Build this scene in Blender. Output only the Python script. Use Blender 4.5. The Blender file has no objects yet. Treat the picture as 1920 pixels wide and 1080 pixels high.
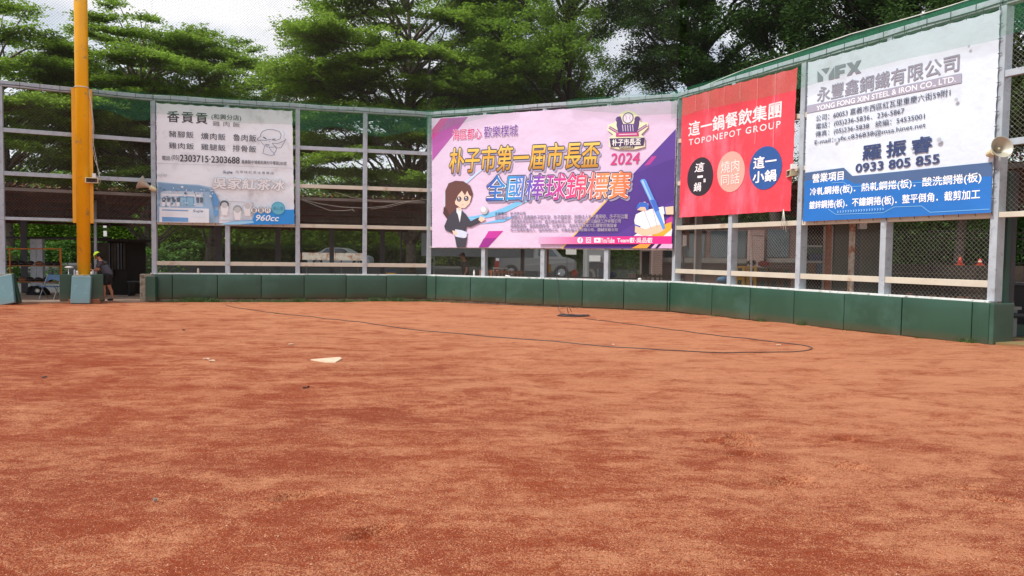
import bpy, bmesh, math, random
import numpy as np
from mathutils import Vector, Matrix
from mathutils.geometry import tessellate_polygon

random.seed(7)
RNG = np.random.default_rng(11)
SC = bpy.context.scene
COL = SC.collection
R = math.radians

# ------------------------------------------------------------------ camera
CAM_H = 1.65
F_PX, PITCH, ROLL = 1395.0, R(2.62), R(-0.778)
cp, sp, cr, sr = math.cos(PITCH), math.sin(PITCH), math.cos(ROLL), math.sin(ROLL)
r0, u0, fw = Vector((1, 0, 0)), Vector((0, sp, cp)), Vector((0, cp, -sp))
c_right = cr * r0 - sr * u0
c_up = sr * r0 + cr * u0
cam_data = bpy.data.cameras.new('camera')
cam = bpy.data.objects.new('camera', cam_data)
COL.objects.link(cam)
M = Matrix((c_right, c_up, -fw)).transposed().to_4x4()
M.translation = Vector((0, 0, CAM_H))
cam.matrix_world = M
cam_data.sensor_width = 36.0
cam_data.lens = F_PX / 1920 * 36.0
cam_data.clip_end = 1000
cam_data.clip_start = 0.05
SC.camera = cam
EYE = Vector((0, 0, CAM_H))

# ------------------------------------------------------------------ world, sun, exposure
SUN_EL, SUN_AZ = R(54), R(-116)        # azimuth measured from +Y towards +X
world = bpy.data.worlds.new('World')
SC.world = world
world.use_nodes = True
wn, wl = world.node_tree.nodes, world.node_tree.links
wn.clear()
w_out = wn.new('ShaderNodeOutputWorld')
w_bg = wn.new('ShaderNodeBackground')
w_bg.inputs['Strength'].default_value = 0.084
sky = wn.new('ShaderNodeTexSky')
sky.sky_type = 'NISHITA'
sky.sun_disc = False
sky.sun_elevation = SUN_EL
sky.sun_rotation = SUN_AZ
sky.air_density = 1.0
sky.dust_density = 2.5
w_tc = wn.new('ShaderNodeTexCoord')
w_map = wn.new('ShaderNodeMapping')
w_map.inputs['Scale'].default_value = (1, 1, 2.2)
w_map.inputs['Location'].default_value = (0.3, 0.1, 0.0)
w_n = wn.new('ShaderNodeTexNoise')
w_n.inputs['Scale'].default_value = 2.6
w_n.inputs['Detail'].default_value = 7
w_n.inputs['Roughness'].default_value = 0.55
w_r = wn.new('ShaderNodeValToRGB')
w_r.color_ramp.elements[0].position = 0.33
w_r.color_ramp.elements[0].color = (0.25, 0.25, 0.25, 1)
w_r.color_ramp.elements[1].position = 0.58
w_r.color_ramp.elements[1].color = (1, 1, 1, 1)
w_n2 = wn.new('ShaderNodeTexNoise')
w_n2.inputs['Scale'].default_value = 4.5
w_n2.inputs['Detail'].default_value = 5
w_r2 = wn.new('ShaderNodeValToRGB')
w_r2.color_ramp.elements[0].position = 0.3
w_r2.color_ramp.elements[0].color = (8.4, 9.2, 10.1, 1)
w_r2.color_ramp.elements[1].position = 0.65
w_r2.color_ramp.elements[1].color = (10.6, 10.4, 10.5, 1)
w_mix = wn.new('ShaderNodeMix')
w_mix.data_type = 'RGBA'
wl.new(w_tc.outputs['Generated'], w_map.inputs['Vector'])
wl.new(w_map.outputs[0], w_n.inputs['Vector'])
wl.new(w_map.outputs[0], w_n2.inputs['Vector'])
wl.new(w_n.outputs['Fac'], w_r.inputs[0])
wl.new(w_n2.outputs['Fac'], w_r2.inputs[0])
wl.new(w_r.outputs[0], w_mix.inputs[0])
wl.new(sky.outputs[0], w_mix.inputs[6])
wl.new(w_r2.outputs[0], w_mix.inputs[7])
wl.new(w_mix.outputs[2], w_bg.inputs['Color'])
wl.new(w_bg.outputs[0], w_out.inputs[0])

sun_d = bpy.data.lights.new('sun', 'SUN')
sun_d.energy = 3.3
sun_d.angle = R(12)
sun_d.color = (1.0, 0.965, 0.91)
sun = bpy.data.objects.new('sun', sun_d)
COL.objects.link(sun)
sun_dir = Vector((math.sin(SUN_AZ) * math.cos(SUN_EL), math.cos(SUN_AZ) * math.cos(SUN_EL), math.sin(SUN_EL)))
sun.rotation_euler = sun_dir.to_track_quat('Z', 'Y').to_euler()

SC.view_settings.view_transform = 'Standard'
SC.view_settings.look = 'None'
SC.view_settings.gamma = 1
SC.view_settings.use_curve_mapping = False
SC.view_settings.exposure = 0.42
SC.render.engine = 'CYCLES'
SC.cycles.max_bounces = 6
SC.cycles.transparent_max_bounces = 24

# ------------------------------------------------------------------ helpers
def ray(px, py):
    x, y = (px - 960) / F_PX, (540 - py) / F_PX
    return (x * c_right + y * c_up + fw).normalized()
def at(px, py, Y):
    d = ray(px, py); return EYE + d * (Y / d.y)
def gnd(px, py, z=0.0):
    d = ray(px, py); return EYE + d * ((z - CAM_H) / d.z)
def on_plane(px, py, P, n):
    d = ray(px, py); return EYE + d * ((P - EYE).dot(n) / d.dot(n))

def srgb(r, g, b):
    f = lambda c: (c / 255 / 12.92) if c / 255 <= 0.04045 else ((c / 255 + 0.055) / 1.055) ** 2.4
    return (f(r), f(g), f(b), 1)

MATS = {}
def mat(name, color, rough=0.6, metal=0.0, var=0.0, vscale=3.0, bump=0.0, bscale=40.0, spec=0.5, stain=None, stain_amt=0.0, stain_scale=2.0, trans=0.0, vstretch=(1, 1, 1), dust=None):
    """principled material; var = procedural colour variation, stain = second colour laid on by noise, bump = fine relief"""
    m = bpy.data.materials.new(name)
    m.use_nodes = True
    nt = m.node_tree; N = nt.nodes; Lk = nt.links
    b = N['Principled BSDF']
    b.inputs['Roughness'].default_value = rough
    b.inputs['Metallic'].default_value = metal
    b.inputs['Specular IOR Level'].default_value = spec
    tc = N.new('ShaderNodeTexCoord')
    mp = N.new('ShaderNodeMapping'); mp.inputs['Scale'].default_value = vstretch
    Lk.new(tc.outputs['Object'], mp.inputs[0])
    c = Vector(color[:3])
    n1 = N.new('ShaderNodeTexNoise'); n1.inputs['Scale'].default_value = vscale; n1.inputs['Detail'].default_value = 6
    Lk.new(mp.outputs[0], n1.inputs['Vector'])
    rp = N.new('ShaderNodeValToRGB')
    rp.color_ramp.elements[0].position = 0.3; rp.color_ramp.elements[0].color = (*(c * (1 - var)), 1)
    rp.color_ramp.elements[1].position = 0.7; rp.color_ramp.elements[1].color = (*[min(1, x) for x in c * (1 + var)], 1)
    Lk.new(n1.outputs['Fac'], rp.inputs[0])
    last = rp.outputs[0]
    if stain is not None:
        n2 = N.new('ShaderNodeTexNoise'); n2.inputs['Scale'].default_value = stain_scale; n2.inputs['Detail'].default_value = 8; n2.inputs['Roughness'].default_value = 0.65
        Lk.new(mp.outputs[0], n2.inputs['Vector'])
        r2 = N.new('ShaderNodeValToRGB')
        r2.color_ramp.elements[0].position = 0.62 - 0.25 * stain_amt; r2.color_ramp.elements[0].color = (0, 0, 0, 1)
        r2.color_ramp.elements[1].position = 0.74 - 0.2 * stain_amt; r2.color_ramp.elements[1].color = (1, 1, 1, 1)
        Lk.new(n2.outputs['Fac'], r2.inputs[0])
        mx = N.new('ShaderNodeMix'); mx.data_type = 'RGBA'
        Lk.new(r2.outputs[0], mx.inputs[0]); Lk.new(last, mx.inputs[6]); mx.inputs[7].default_value = stain
        last = mx.outputs[2]
    if dust is not None:   # clay splashed up the foot of the thing: (colour, height, amount)
        sz = N.new('ShaderNodeSeparateXYZ'); Lk.new(tc.outputs['Object'], sz.inputs[0])
        mr = N.new('ShaderNodeMapRange'); mr.inputs[1].default_value = dust[1]; mr.inputs[2].default_value = 0.0; mr.inputs[3].default_value = 0.0; mr.inputs[4].default_value = 1.0
        Lk.new(sz.outputs[2], mr.inputs[0])
        n4 = N.new('ShaderNodeTexNoise'); n4.inputs['Scale'].default_value = 9; n4.inputs['Detail'].default_value = 8; n4.inputs['Roughness'].default_value = 0.7
        Lk.new(tc.outputs['Object'], n4.inputs['Vector'])
        mu = N.new('ShaderNodeMath'); mu.operation = 'MULTIPLY'; Lk.new(mr.outputs[0], mu.inputs[0]); Lk.new(n4.outputs['Fac'], mu.inputs[1])
        m2 = N.new('ShaderNodeMath'); m2.operation = 'MULTIPLY'; m2.use_clamp = True; Lk.new(mu.outputs[0], m2.inputs[0]); m2.inputs[1].default_value = dust[2]
        md = N.new('ShaderNodeMix'); md.data_type = 'RGBA'; Lk.new(m2.outputs[0], md.inputs[0]); Lk.new(last, md.inputs[6]); md.inputs[7].default_value = dust[0]
        last = md.outputs[2]
    Lk.new(last, b.inputs['Base Color'])
    if bump > 0:
        n3 = N.new('ShaderNodeTexNoise'); n3.inputs['Scale'].default_value = bscale; n3.inputs['Detail'].default_value = 4
        Lk.new(tc.outputs['Object'], n3.inputs['Vector'])
        bp = N.new('ShaderNodeBump'); bp.inputs['Strength'].default_value = 1.0; bp.inputs['Distance'].default_value = bump
        Lk.new(n3.outputs['Fac'], bp.inputs['Height']); Lk.new(bp.outputs[0], b.inputs['Normal'])
    if trans > 0:
        out = N['Material Output']
        tr = N.new('ShaderNodeBsdfTransparent'); ms = N.new('ShaderNodeMixShader'); ms.inputs[0].default_value = trans
        Lk.new(b.outputs[0], ms.inputs[1]); Lk.new(tr.outputs[0], ms.inputs[2]); Lk.new(ms.outputs[0], out.inputs['Surface'])
    MATS[name] = m
    return m

def leaf_mat(name, dark, light, transl=0.35):
    m = bpy.data.materials.new(name); m.use_nodes = True
    nt = m.node_tree; N = nt.nodes; Lk = nt.links
    b = N['Principled BSDF']; b.inputs['Roughness'].default_value = 0.6; b.inputs['Specular IOR Level'].default_value = 0.15
    geo = N.new('ShaderNodeNewGeometry')
    rp = N.new('ShaderNodeValToRGB')
    rp.color_ramp.elements[0].color = dark; rp.color_ramp.elements[1].color = light
    Lk.new(geo.outputs['Random Per Island'], rp.inputs[0])
    tc = N.new('ShaderNodeTexCoord'); n1 = N.new('ShaderNodeTexNoise'); n1.inputs['Scale'].default_value = 0.55; n1.inputs['Detail'].default_value = 3
    Lk.new(tc.outputs['Object'], n1.inputs['Vector'])
    hs = N.new('ShaderNodeHueSaturation'); mr = N.new('ShaderNodeMapRange')
    mr.inputs['From Min'].default_value = 0.3; mr.inputs['From Max'].default_value = 0.7; mr.inputs['To Min'].default_value = 0.7; mr.inputs['To Max'].default_value = 1.25
    Lk.new(n1.outputs['Fac'], mr.inputs[0]); Lk.new(mr.outputs[0], hs.inputs['Value']); Lk.new(rp.outputs[0], hs.inputs['Color'])
    Lk.new(hs.outputs[0], b.inputs['Base Color'])
    t = N.new('ShaderNodeBsdfTranslucent'); Lk.new(hs.outputs[0], t.inputs['Color'])
    ms = N.new('ShaderNodeMixShader'); ms.inputs[0].default_value = transl
    Lk.new(b.outputs[0], ms.inputs[1]); Lk.new(t.outputs[0], ms.inputs[2]); Lk.new(ms.outputs[0], N['Material Output'].inputs['Surface'])
    MATS[name] = m
    return m

class MB:
    """collects shapes and links them as one mesh object"""
    def __init__(s): s.v = []; s.f = []; s.sm = False
    def add(s, vs, fs):
        o = len(s.v); s.v += [tuple(v) for v in vs]; s.f += [tuple(i + o for i in f) for f in fs]
    def hexa(s, c):  # 8 corners: bottom 4, top 4
        s.add(c, [(0, 3, 2, 1), (4, 5, 6, 7), (0, 1, 5, 4), (1, 2, 6, 5), (2, 3, 7, 6), (3, 0, 4, 7)])
    def box(s, x0, x1, y0, y1, z0, z1):
        s.hexa([(x0, y0, z0), (x1, y0, z0), (x1, y1, z0), (x0, y1, z0), (x0, y0, z1), (x1, y0, z1), (x1, y1, z1), (x0, y1, z1)])
    def lbox(s, fr, a0, a1, b0, b1, z0, z1):
        """box in a wall frame: a along, b towards the field"""
        P = lambda a, b, z: fr.p(a, b, z)
        s.hexa([P(a0, b1, z0), P(a1, b1, z0), P(a1, b0, z0), P(a0, b0, z0), P(a0, b1, z1), P(a1, b1, z1), P(a1, b0, z1), P(a0, b0, z1)])
    def rod(s, p, q, r, n=6, r2=None, caps=True):
        p, q = Vector(p), Vector(q); d = (q - p)
        if d.length < 1e-6: return
        d.normalize(); a = d.orthogonal().normalized(); b = d.cross(a)
        r2 = r if r2 is None else r2
        vs = []
        for c, rr in ((p, r), (q, r2)):
            for i in range(n):
                t = 2 * math.pi * i / n; vs.append(c + rr * (math.cos(t) * a + math.sin(t) * b))
        fs = [(i, (i + 1) % n, n + (i + 1) % n, n + i) for i in range(n)]
        if caps: fs += [tuple(range(n))[::-1], tuple(range(n, 2 * n))]
        s.add(vs, fs)
    def tube(s, pts, r, n=5, radii=None):
        pts = [Vector(p) for p in pts]; vs = []; fs = []
        prev = None
        for k, p in enumerate(pts):
            d = (pts[min(k + 1, len(pts) - 1)] - pts[max(k - 1, 0)])
            d = d.normalized() if d.length > 1e-9 else Vector((0, 0, 1))
            a = d.orthogonal().normalized() if prev is None else (prev - d * prev.dot(d))
            a = a.normalized() if a.length > 1e-6 else d.orthogonal().normalized()
            prev = a; b = d.cross(a); rr = radii[k] if radii else r
            for i in range(n):
                t = 2 * math.pi * i / n; vs.append(p + rr * (math.cos(t) * a + math.sin(t) * b))
        for k in range(len(pts) - 1):
            for i in range(n):
                fs.append((k * n + i, k * n + (i + 1) % n, (k + 1) * n + (i + 1) % n, (k + 1) * n + i))
        fs += [tuple(range(n))[::-1], tuple(range((len(pts) - 1) * n, len(pts) * n))]
        s.add(vs, fs)
    def ell(s, c, rx, ry, rz, nu=12, nv=7, rot=None):
        vs = []; fs = []
        for j in range(nv + 1):
            ph = math.pi * j / nv
            for i in range(nu):
                th = 2 * math.pi * i / nu
                v = Vector((rx * math.sin(ph) * math.cos(th), ry * math.sin(ph) * math.sin(th), rz * math.cos(ph)))
                if rot: v = rot @ v
                vs.append(Vector(c) + v)
        for j in range(nv):
            for i in range(nu):
                fs.append((j * nu + i, (j + 1) * nu + i, (j + 1) * nu + (i + 1) % nu, j * nu + (i + 1) % nu))
        s.add(vs, fs)
    def build(s, name, m, parent=None, smooth=False, bevel=0.0, seg=2, origin=None, weld=False):
        me = bpy.data.meshes.new(name)
        o = bpy.data.objects.new(name, me)
        og = Vector(origin) if origin is not None else (parent_world(parent) if parent is not None else Vector((0, 0, 0)))
        me.from_pydata([Vector(v) - og for v in s.v], [], s.f)
        if bevel > 0 or weld:
            bm = bmesh.new(); bm.from_mesh(me)
            if weld: bmesh.ops.remove_doubles(bm, verts=bm.verts, dist=1e-5)
            if bevel > 0: bmesh.ops.bevel(bm, geom=bm.edges[:], offset=bevel, segments=seg, profile=0.6, affect='EDGES')
            bm.to_mesh(me); bm.free()
        if smooth: me.polygons.foreach_set('use_smooth', [True] * len(me.polygons))
        me.materials.append(MATS[m] if isinstance(m, str) else m)
        me.validate(); me.update()
        COL.objects.link(o)
        if parent is not None:
            o.parent = parent; o.location = og - parent_world(parent)
        else: o.location = og
        return o

WORLD = {}
def parent_world(p):
    return WORLD.get(p.name, Vector((0, 0, 0)))
def tag(o, label=None, cat=None, group=None, kind=None):
    if label: o['label'] = label
    if cat: o['category'] = cat
    if group: o['group'] = group
    if kind: o['kind'] = kind
    return o
def thing(name, loc, label, cat, group=None):
    o = bpy.data.objects.new(name, None); COL.objects.link(o)
    o.empty_display_size = 0.2
    o.location = loc; WORLD[o.name] = Vector(loc)
    return tag(o, label, cat, group)
def mesh_np(name, V, Fq, m, parent=None, smooth=False):
    """quads from numpy arrays (fast)"""
    me = bpy.data.meshes.new(name)
    if parent is not None: V = V - np.array(parent_world(parent))
    k = Fq.shape[1]
    me.vertices.add(len(V)); me.vertices.foreach_set('co', V.astype(np.float32).ravel())
    me.loops.add(Fq.size); me.loops.foreach_set('vertex_index', Fq.astype(np.int32).ravel())
    me.polygons.add(len(Fq)); me.polygons.foreach_set('loop_start', np.arange(0, Fq.size, k, dtype=np.int32))
    if smooth: me.polygons.foreach_set('use_smooth', np.ones(len(Fq), bool))
    me.materials.append(MATS[m] if isinstance(m, str) else m)
    me.update(calc_edges=True)
    o = bpy.data.objects.new(name, me); COL.objects.link(o)
    if parent is not None: o.parent = parent
    return o

# ------------------------------------------------------------------ materials
mat('galvanised', srgb(168, 178, 186), 0.5, 0.15, var=0.10, vscale=5, bump=0.001, bscale=25, stain=srgb(140, 146, 150), stain_amt=0.25, stain_scale=7)
mat('cream_rail', srgb(196, 190, 174), 0.5, 0.1, var=0.07, vscale=3, stain=srgb(160, 118, 70), stain_amt=0.12, stain_scale=2.2)
mat('sill_white', srgb(222, 224, 222), 0.55, 0.1, var=0.1, vscale=6, stain=srgb(120, 112, 100), stain_amt=0.35, stain_scale=9)
mat('bolt', srgb(45, 45, 48), 0.5, 0.5)
mat('wire', srgb(150, 146, 138), 0.5, 0.4, var=0.1)
mat('net_dark', srgb(40, 46, 44), 0.9)
mat('net_black', srgb(84, 88, 88), 0.8)
mat('net_green', (0.02, 0.24, 0.11, 1), 0.8, var=0.2, vscale=6, trans=0.8)
mat('net_green_dense', (0.0, 0.06, 0.028, 1), 0.8, var=0.35, vscale=9, trans=0.12)
mat('rope_white', srgb(200, 200, 190), 0.8, var=0.1)
mat('cable_black', srgb(58, 52, 54), 0.5)
mat('pad_green', srgb(42, 76, 61), 0.34, 0, var=0.10, vscale=1.1, bump=0.0012, bscale=30, stain=srgb(54, 88, 76), stain_amt=0.3, stain_scale=0.9, dust=(srgb(130, 86, 64), 0.24, 0.6))
mat('pad_faded', srgb(92, 124, 130), 0.42, 0, var=0.08, vscale=1.5, bump=0.001, bscale=30, stain=srgb(120, 150, 150), stain_amt=0.35, dust=(srgb(130, 86, 64), 0.2, 0.5))
mat('concrete', srgb(160, 152, 136), 0.85, 0, var=0.18, vscale=6, bump=0.004, bscale=30, stain=srgb(110, 95, 78), stain_amt=0.5, stain_scale=5)
mat('brick_base', srgb(165, 105, 75), 0.9, 0, var=0.2, vscale=9, bump=0.004)
mat('yellow_pole', srgb(243, 180, 18), 0.32, 0, var=0.07, vscale=1.5, bump=0.001, bscale=12, stain=srgb(160, 140, 104), stain_amt=0.16, stain_scale=3.2)
mat('yellow_flange', srgb(232, 168, 24), 0.42, 0, var=0.08, vscale=2)
mat('steel_dark', srgb(66, 68, 74), 0.5, 0.3, var=0.15, vscale=3, stain=srgb(90, 62, 52), stain_amt=0.3, stain_scale=4)  # steel grey darkened; missing overhead shade is put into the colour
mat('roof_rust', srgb(76, 46, 40), 0.7, 0.1, var=0.25, vscale=2.0, stain=srgb(48, 32, 29), stain_amt=0.5, stain_scale=1.5)  # rust brown, darkened to carry the shade under the roof
mat('gutter', srgb(120, 112, 106), 0.5, 0.3, var=0.15)
mat('moss', srgb(70, 74, 34), 0.95, 0, var=0.4, vscale=8, bump=0.02, bscale=20)
mat('rust_orange', srgb(190, 112, 40), 0.6, 0, var=0.15, vscale=4)
mat('shelf_brown', srgb(140, 92, 55), 0.7, 0, var=0.2)
mat('leather_dark', srgb(42, 28, 28), 0.6, 0, var=0.3, vscale=12)
mat('leather_tan', srgb(120, 78, 52), 0.6, 0, var=0.3, vscale=12)
mat('chair_blue', srgb(90, 125, 165), 0.4, 0, var=0.06)
mat('chrome', srgb(170, 175, 180), 0.3, 0.7)
mat('speaker_cream', srgb(205, 196, 160), 0.5, 0, var=0.06)
mat('speaker_dark', srgb(90, 74, 66), 0.6)
mat('horn_grey', srgb(172, 168, 152), 0.4, 0.2, var=0.12, vscale=8)
mat('white_paint', srgb(225, 226, 224), 0.35, 0, var=0.03)
mat('car_white', srgb(222, 228, 232), 0.22, 0, var=0.02)
mat('glass_dark', srgb(40, 56, 60), 0.08, 0, spec=0.8)
mat('rubber', srgb(26, 26, 28), 0.7)
mat('tail_red', srgb(150, 30, 28), 0.3)
mat('rusty_white', srgb(196, 188, 172), 0.6, 0.1, var=0.1, vscale=5, stain=srgb(160, 84, 36), stain_amt=0.55, stain_scale=3.2)
mat('bark', srgb(108, 98, 84), 0.9, 0, var=0.35, vscale=8, bump=0.03, bscale=14, stain=srgb(60, 54, 46), stain_amt=0.5, stain_scale=5)
mat('bark_dark', srgb(62, 54, 47), 0.9, 0, var=0.3, vscale=8, bump=0.02, bscale=14)
mat('brick_wall', srgb(90, 66, 58), 0.85, 0, var=0.12, vscale=5, bump=0.004)
mat('brick_pale', srgb(150, 120, 110), 0.85, 0, var=0.14, vscale=5, bump=0.004)
mat('mortar', srgb(110, 104, 98), 0.9, 0, var=0.1)
mat('wall_grey', srgb(128, 130, 130), 0.8, 0, var=0.08)
mat('wall_olive', srgb(84, 88, 78), 0.8, 0, var=0.1)
mat('wall_dark', srgb(36, 31, 29), 0.9, 0, var=0.2)  # base colour lowered to stand in for dugout interior shade
mat('wall_shed', srgb(62, 55, 47), 0.9, 0, var=0.3, vscale=6, stain=srgb(42, 34, 29), stain_amt=0.5, stain_scale=3)  # wall tone darkened in place of shade from the trees overhead
mat('crate_yellow', srgb(205, 158, 40), 0.5, 0, var=0.08)
mat('crate_brown', srgb(92, 66, 44), 0.6, 0, var=0.1)
mat('cone_orange', srgb(196, 66, 38), 0.5)
mat('cloth_blue', srgb(110, 150, 190), 0.8, var=0.2, vscale=10)
mat('cloth_navy', srgb(52, 66, 92), 0.8, var=0.15)
mat('cloth_white', srgb(215, 212, 205), 0.8, var=0.05)
mat('cloth_red', srgb(150, 34, 36), 0.8, var=0.15)
mat('black_iron', srgb(22, 23, 24), 0.5, 0.3)
mat('green_paint', srgb(34, 62, 54), 0.45, 0, var=0.15)
mat('asphalt', srgb(66, 66, 68), 0.9, 0, var=0.2, vscale=4, bump=0.004, bscale=60)
mat('apron', srgb(172, 152, 134), 0.9, 0, var=0.15, vscale=1.6, bump=0.003, stain=srgb(158, 104, 80), stain_amt=0.55, stain_scale=1.4)
mat('moss_floor', srgb(120, 108, 66), 0.95, 0, var=0.2, vscale=1.5, bump=0.004, stain=srgb(140, 86, 62), stain_amt=0.5, stain_scale=1.0)
mat('plate_white', srgb(206, 178, 152), 0.6, 0, var=0.05, vscale=9, stain=srgb(205, 160, 130), stain_amt=0.3, stain_scale=8)
mat('skin', srgb(168, 112, 84), 0.55, 0, var=0.06)
mat('shirt', srgb(74, 74, 84), 0.85, 0, var=0.08, vscale=8)
mat('shorts', srgb(22, 22, 26), 0.8)
mat('shoe', srgb(20, 20, 24), 0.6)
mat('hair', srgb(18, 15, 14), 0.6)
mat('cap_neon', srgb(205, 245, 40), 0.6)
mat('pebble', srgb(196, 152, 124), 0.85, 0, var=0.35, vscale=60)
mat('grass_blade', (0.055, 0.11, 0.022, 1), 0.7, 0, var=0.5, vscale=5)
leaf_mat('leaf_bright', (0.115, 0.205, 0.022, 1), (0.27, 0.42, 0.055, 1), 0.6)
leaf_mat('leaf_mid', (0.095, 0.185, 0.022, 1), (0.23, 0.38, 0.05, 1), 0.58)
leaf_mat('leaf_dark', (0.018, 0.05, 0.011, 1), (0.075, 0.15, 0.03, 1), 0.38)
leaf_mat('leaf_hedge', (0.03, 0.085, 0.014, 1), (0.11, 0.23, 0.035, 1), 0.3)

# ------------------------------------------------------------------ fence frames
class Frame:
    def __init__(s, A, B):
        s.A = Vector((A[0], A[1], 0)); d = Vector((B[0], B[1], 0)) - s.A
        s.L = d.length; s.u = d.normalized()
        n = Vector((s.u.y, -s.u.x, 0))
        if n.dot(EYE - s.A) < 0: n = -n
        s.n = n
    def p(s, a, b, z): return s.A + s.u * a + s.n * b + Vector((0, 0, z))
    def px(s, x, y, b=0.0):
        """(along, height) where the line of sight through a photo point meets the plane b metres in front of the wall"""
        q = on_plane(x, y, s.p(0, b, 0), s.n); return (q - s.A).dot(s.u), q.z
    def ang(s): return math.atan2(s.u.y, s.u.x)
A_, P1, B_, C_, F_ = (-15.25, 22.26), (-11.60, 24.13), (-2.96, 26.36), (4.99, 22.80), (9.14, 14.12)
E_ = (7.07, 18.38)
fs0 = Frame(A_, P1); fs1 = Frame(P1, B_); fs2 = Frame(B_, C_); fs3 = Frame(C_, F_)
G_ = tuple((fs3.p(fs3.L + 4.6, 0, 0))[:2])
fs4 = Frame(F_, G_)
ZT, Z2, Z3, Z4, ZW, ZS = 6.57, 5.13, 3.85, 2.51, 1.20, 0.87

# ------------------------------------------------------------------ ground
def field_z(x, y):
    """gentle lie of the clay: a little low by the left fence, a little high by the right end"""
    t = np.clip((y - 12) / 12, 0, 1)
    z = -0.055 * t + 0.075 * np.clip((x - 5) / 4.5, 0, 1) * np.clip((y - 9) / 4, 0, 1)
    return z
def lumps(x, y):
    z = 0
    for (fx, fy, a, ph) in ((0.9, 1.3, .010, 1.), (2.3, 1.7, .006, 2.), (3.1, 4.3, .0045, .4), (6.3, 5.1, .0025, 3.3), (1.2, 5.5, .004, 5.1), (9.0, 11.0, .0014, 1.9)):
        z = z + a * np.sin(fx * x + ph + 1.3 * np.sin(fy * y * .6)) * np.cos(fy * y + ph * 2 + 0.9 * np.sin(fx * x * .7))
    return z
prints = []
for (px_, py_, ln, an) in ((1385, 823, .26, .3), (1333, 829, .22, .2), (1390, 834, .28, .1), (1396, 852, .25, .25), (1582, 825, .24, .5), (1584, 875, .30, -.2), (1480, 900, .34, .3), (1806, 915, .2, -.5), (1862, 940, .22, -.4), (1376, 816, .2, .6), (700, 1000, .3, .8), (560, 930, .3, .4)):
    g = gnd(px_, py_); prints.append((g.x, g.y, ln, an))
def print_z(X, Y):
    Z = 0
    for (cx, cy, ln, an) in prints:
        u = (X - cx) * math.cos(an) + (Y - cy) * math.sin(an); v = -(X - cx) * math.sin(an) + (Y - cy) * math.cos(an)
        q = (u / (ln * .5)) ** 2 + (v / (ln * .24)) ** 2
        Z = Z - 0.050 / (1 + np.minimum(q, 50) ** 4) + 0.016 * np.exp(-(q - 2.2) ** 2 * 1.2)
    return Z
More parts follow.
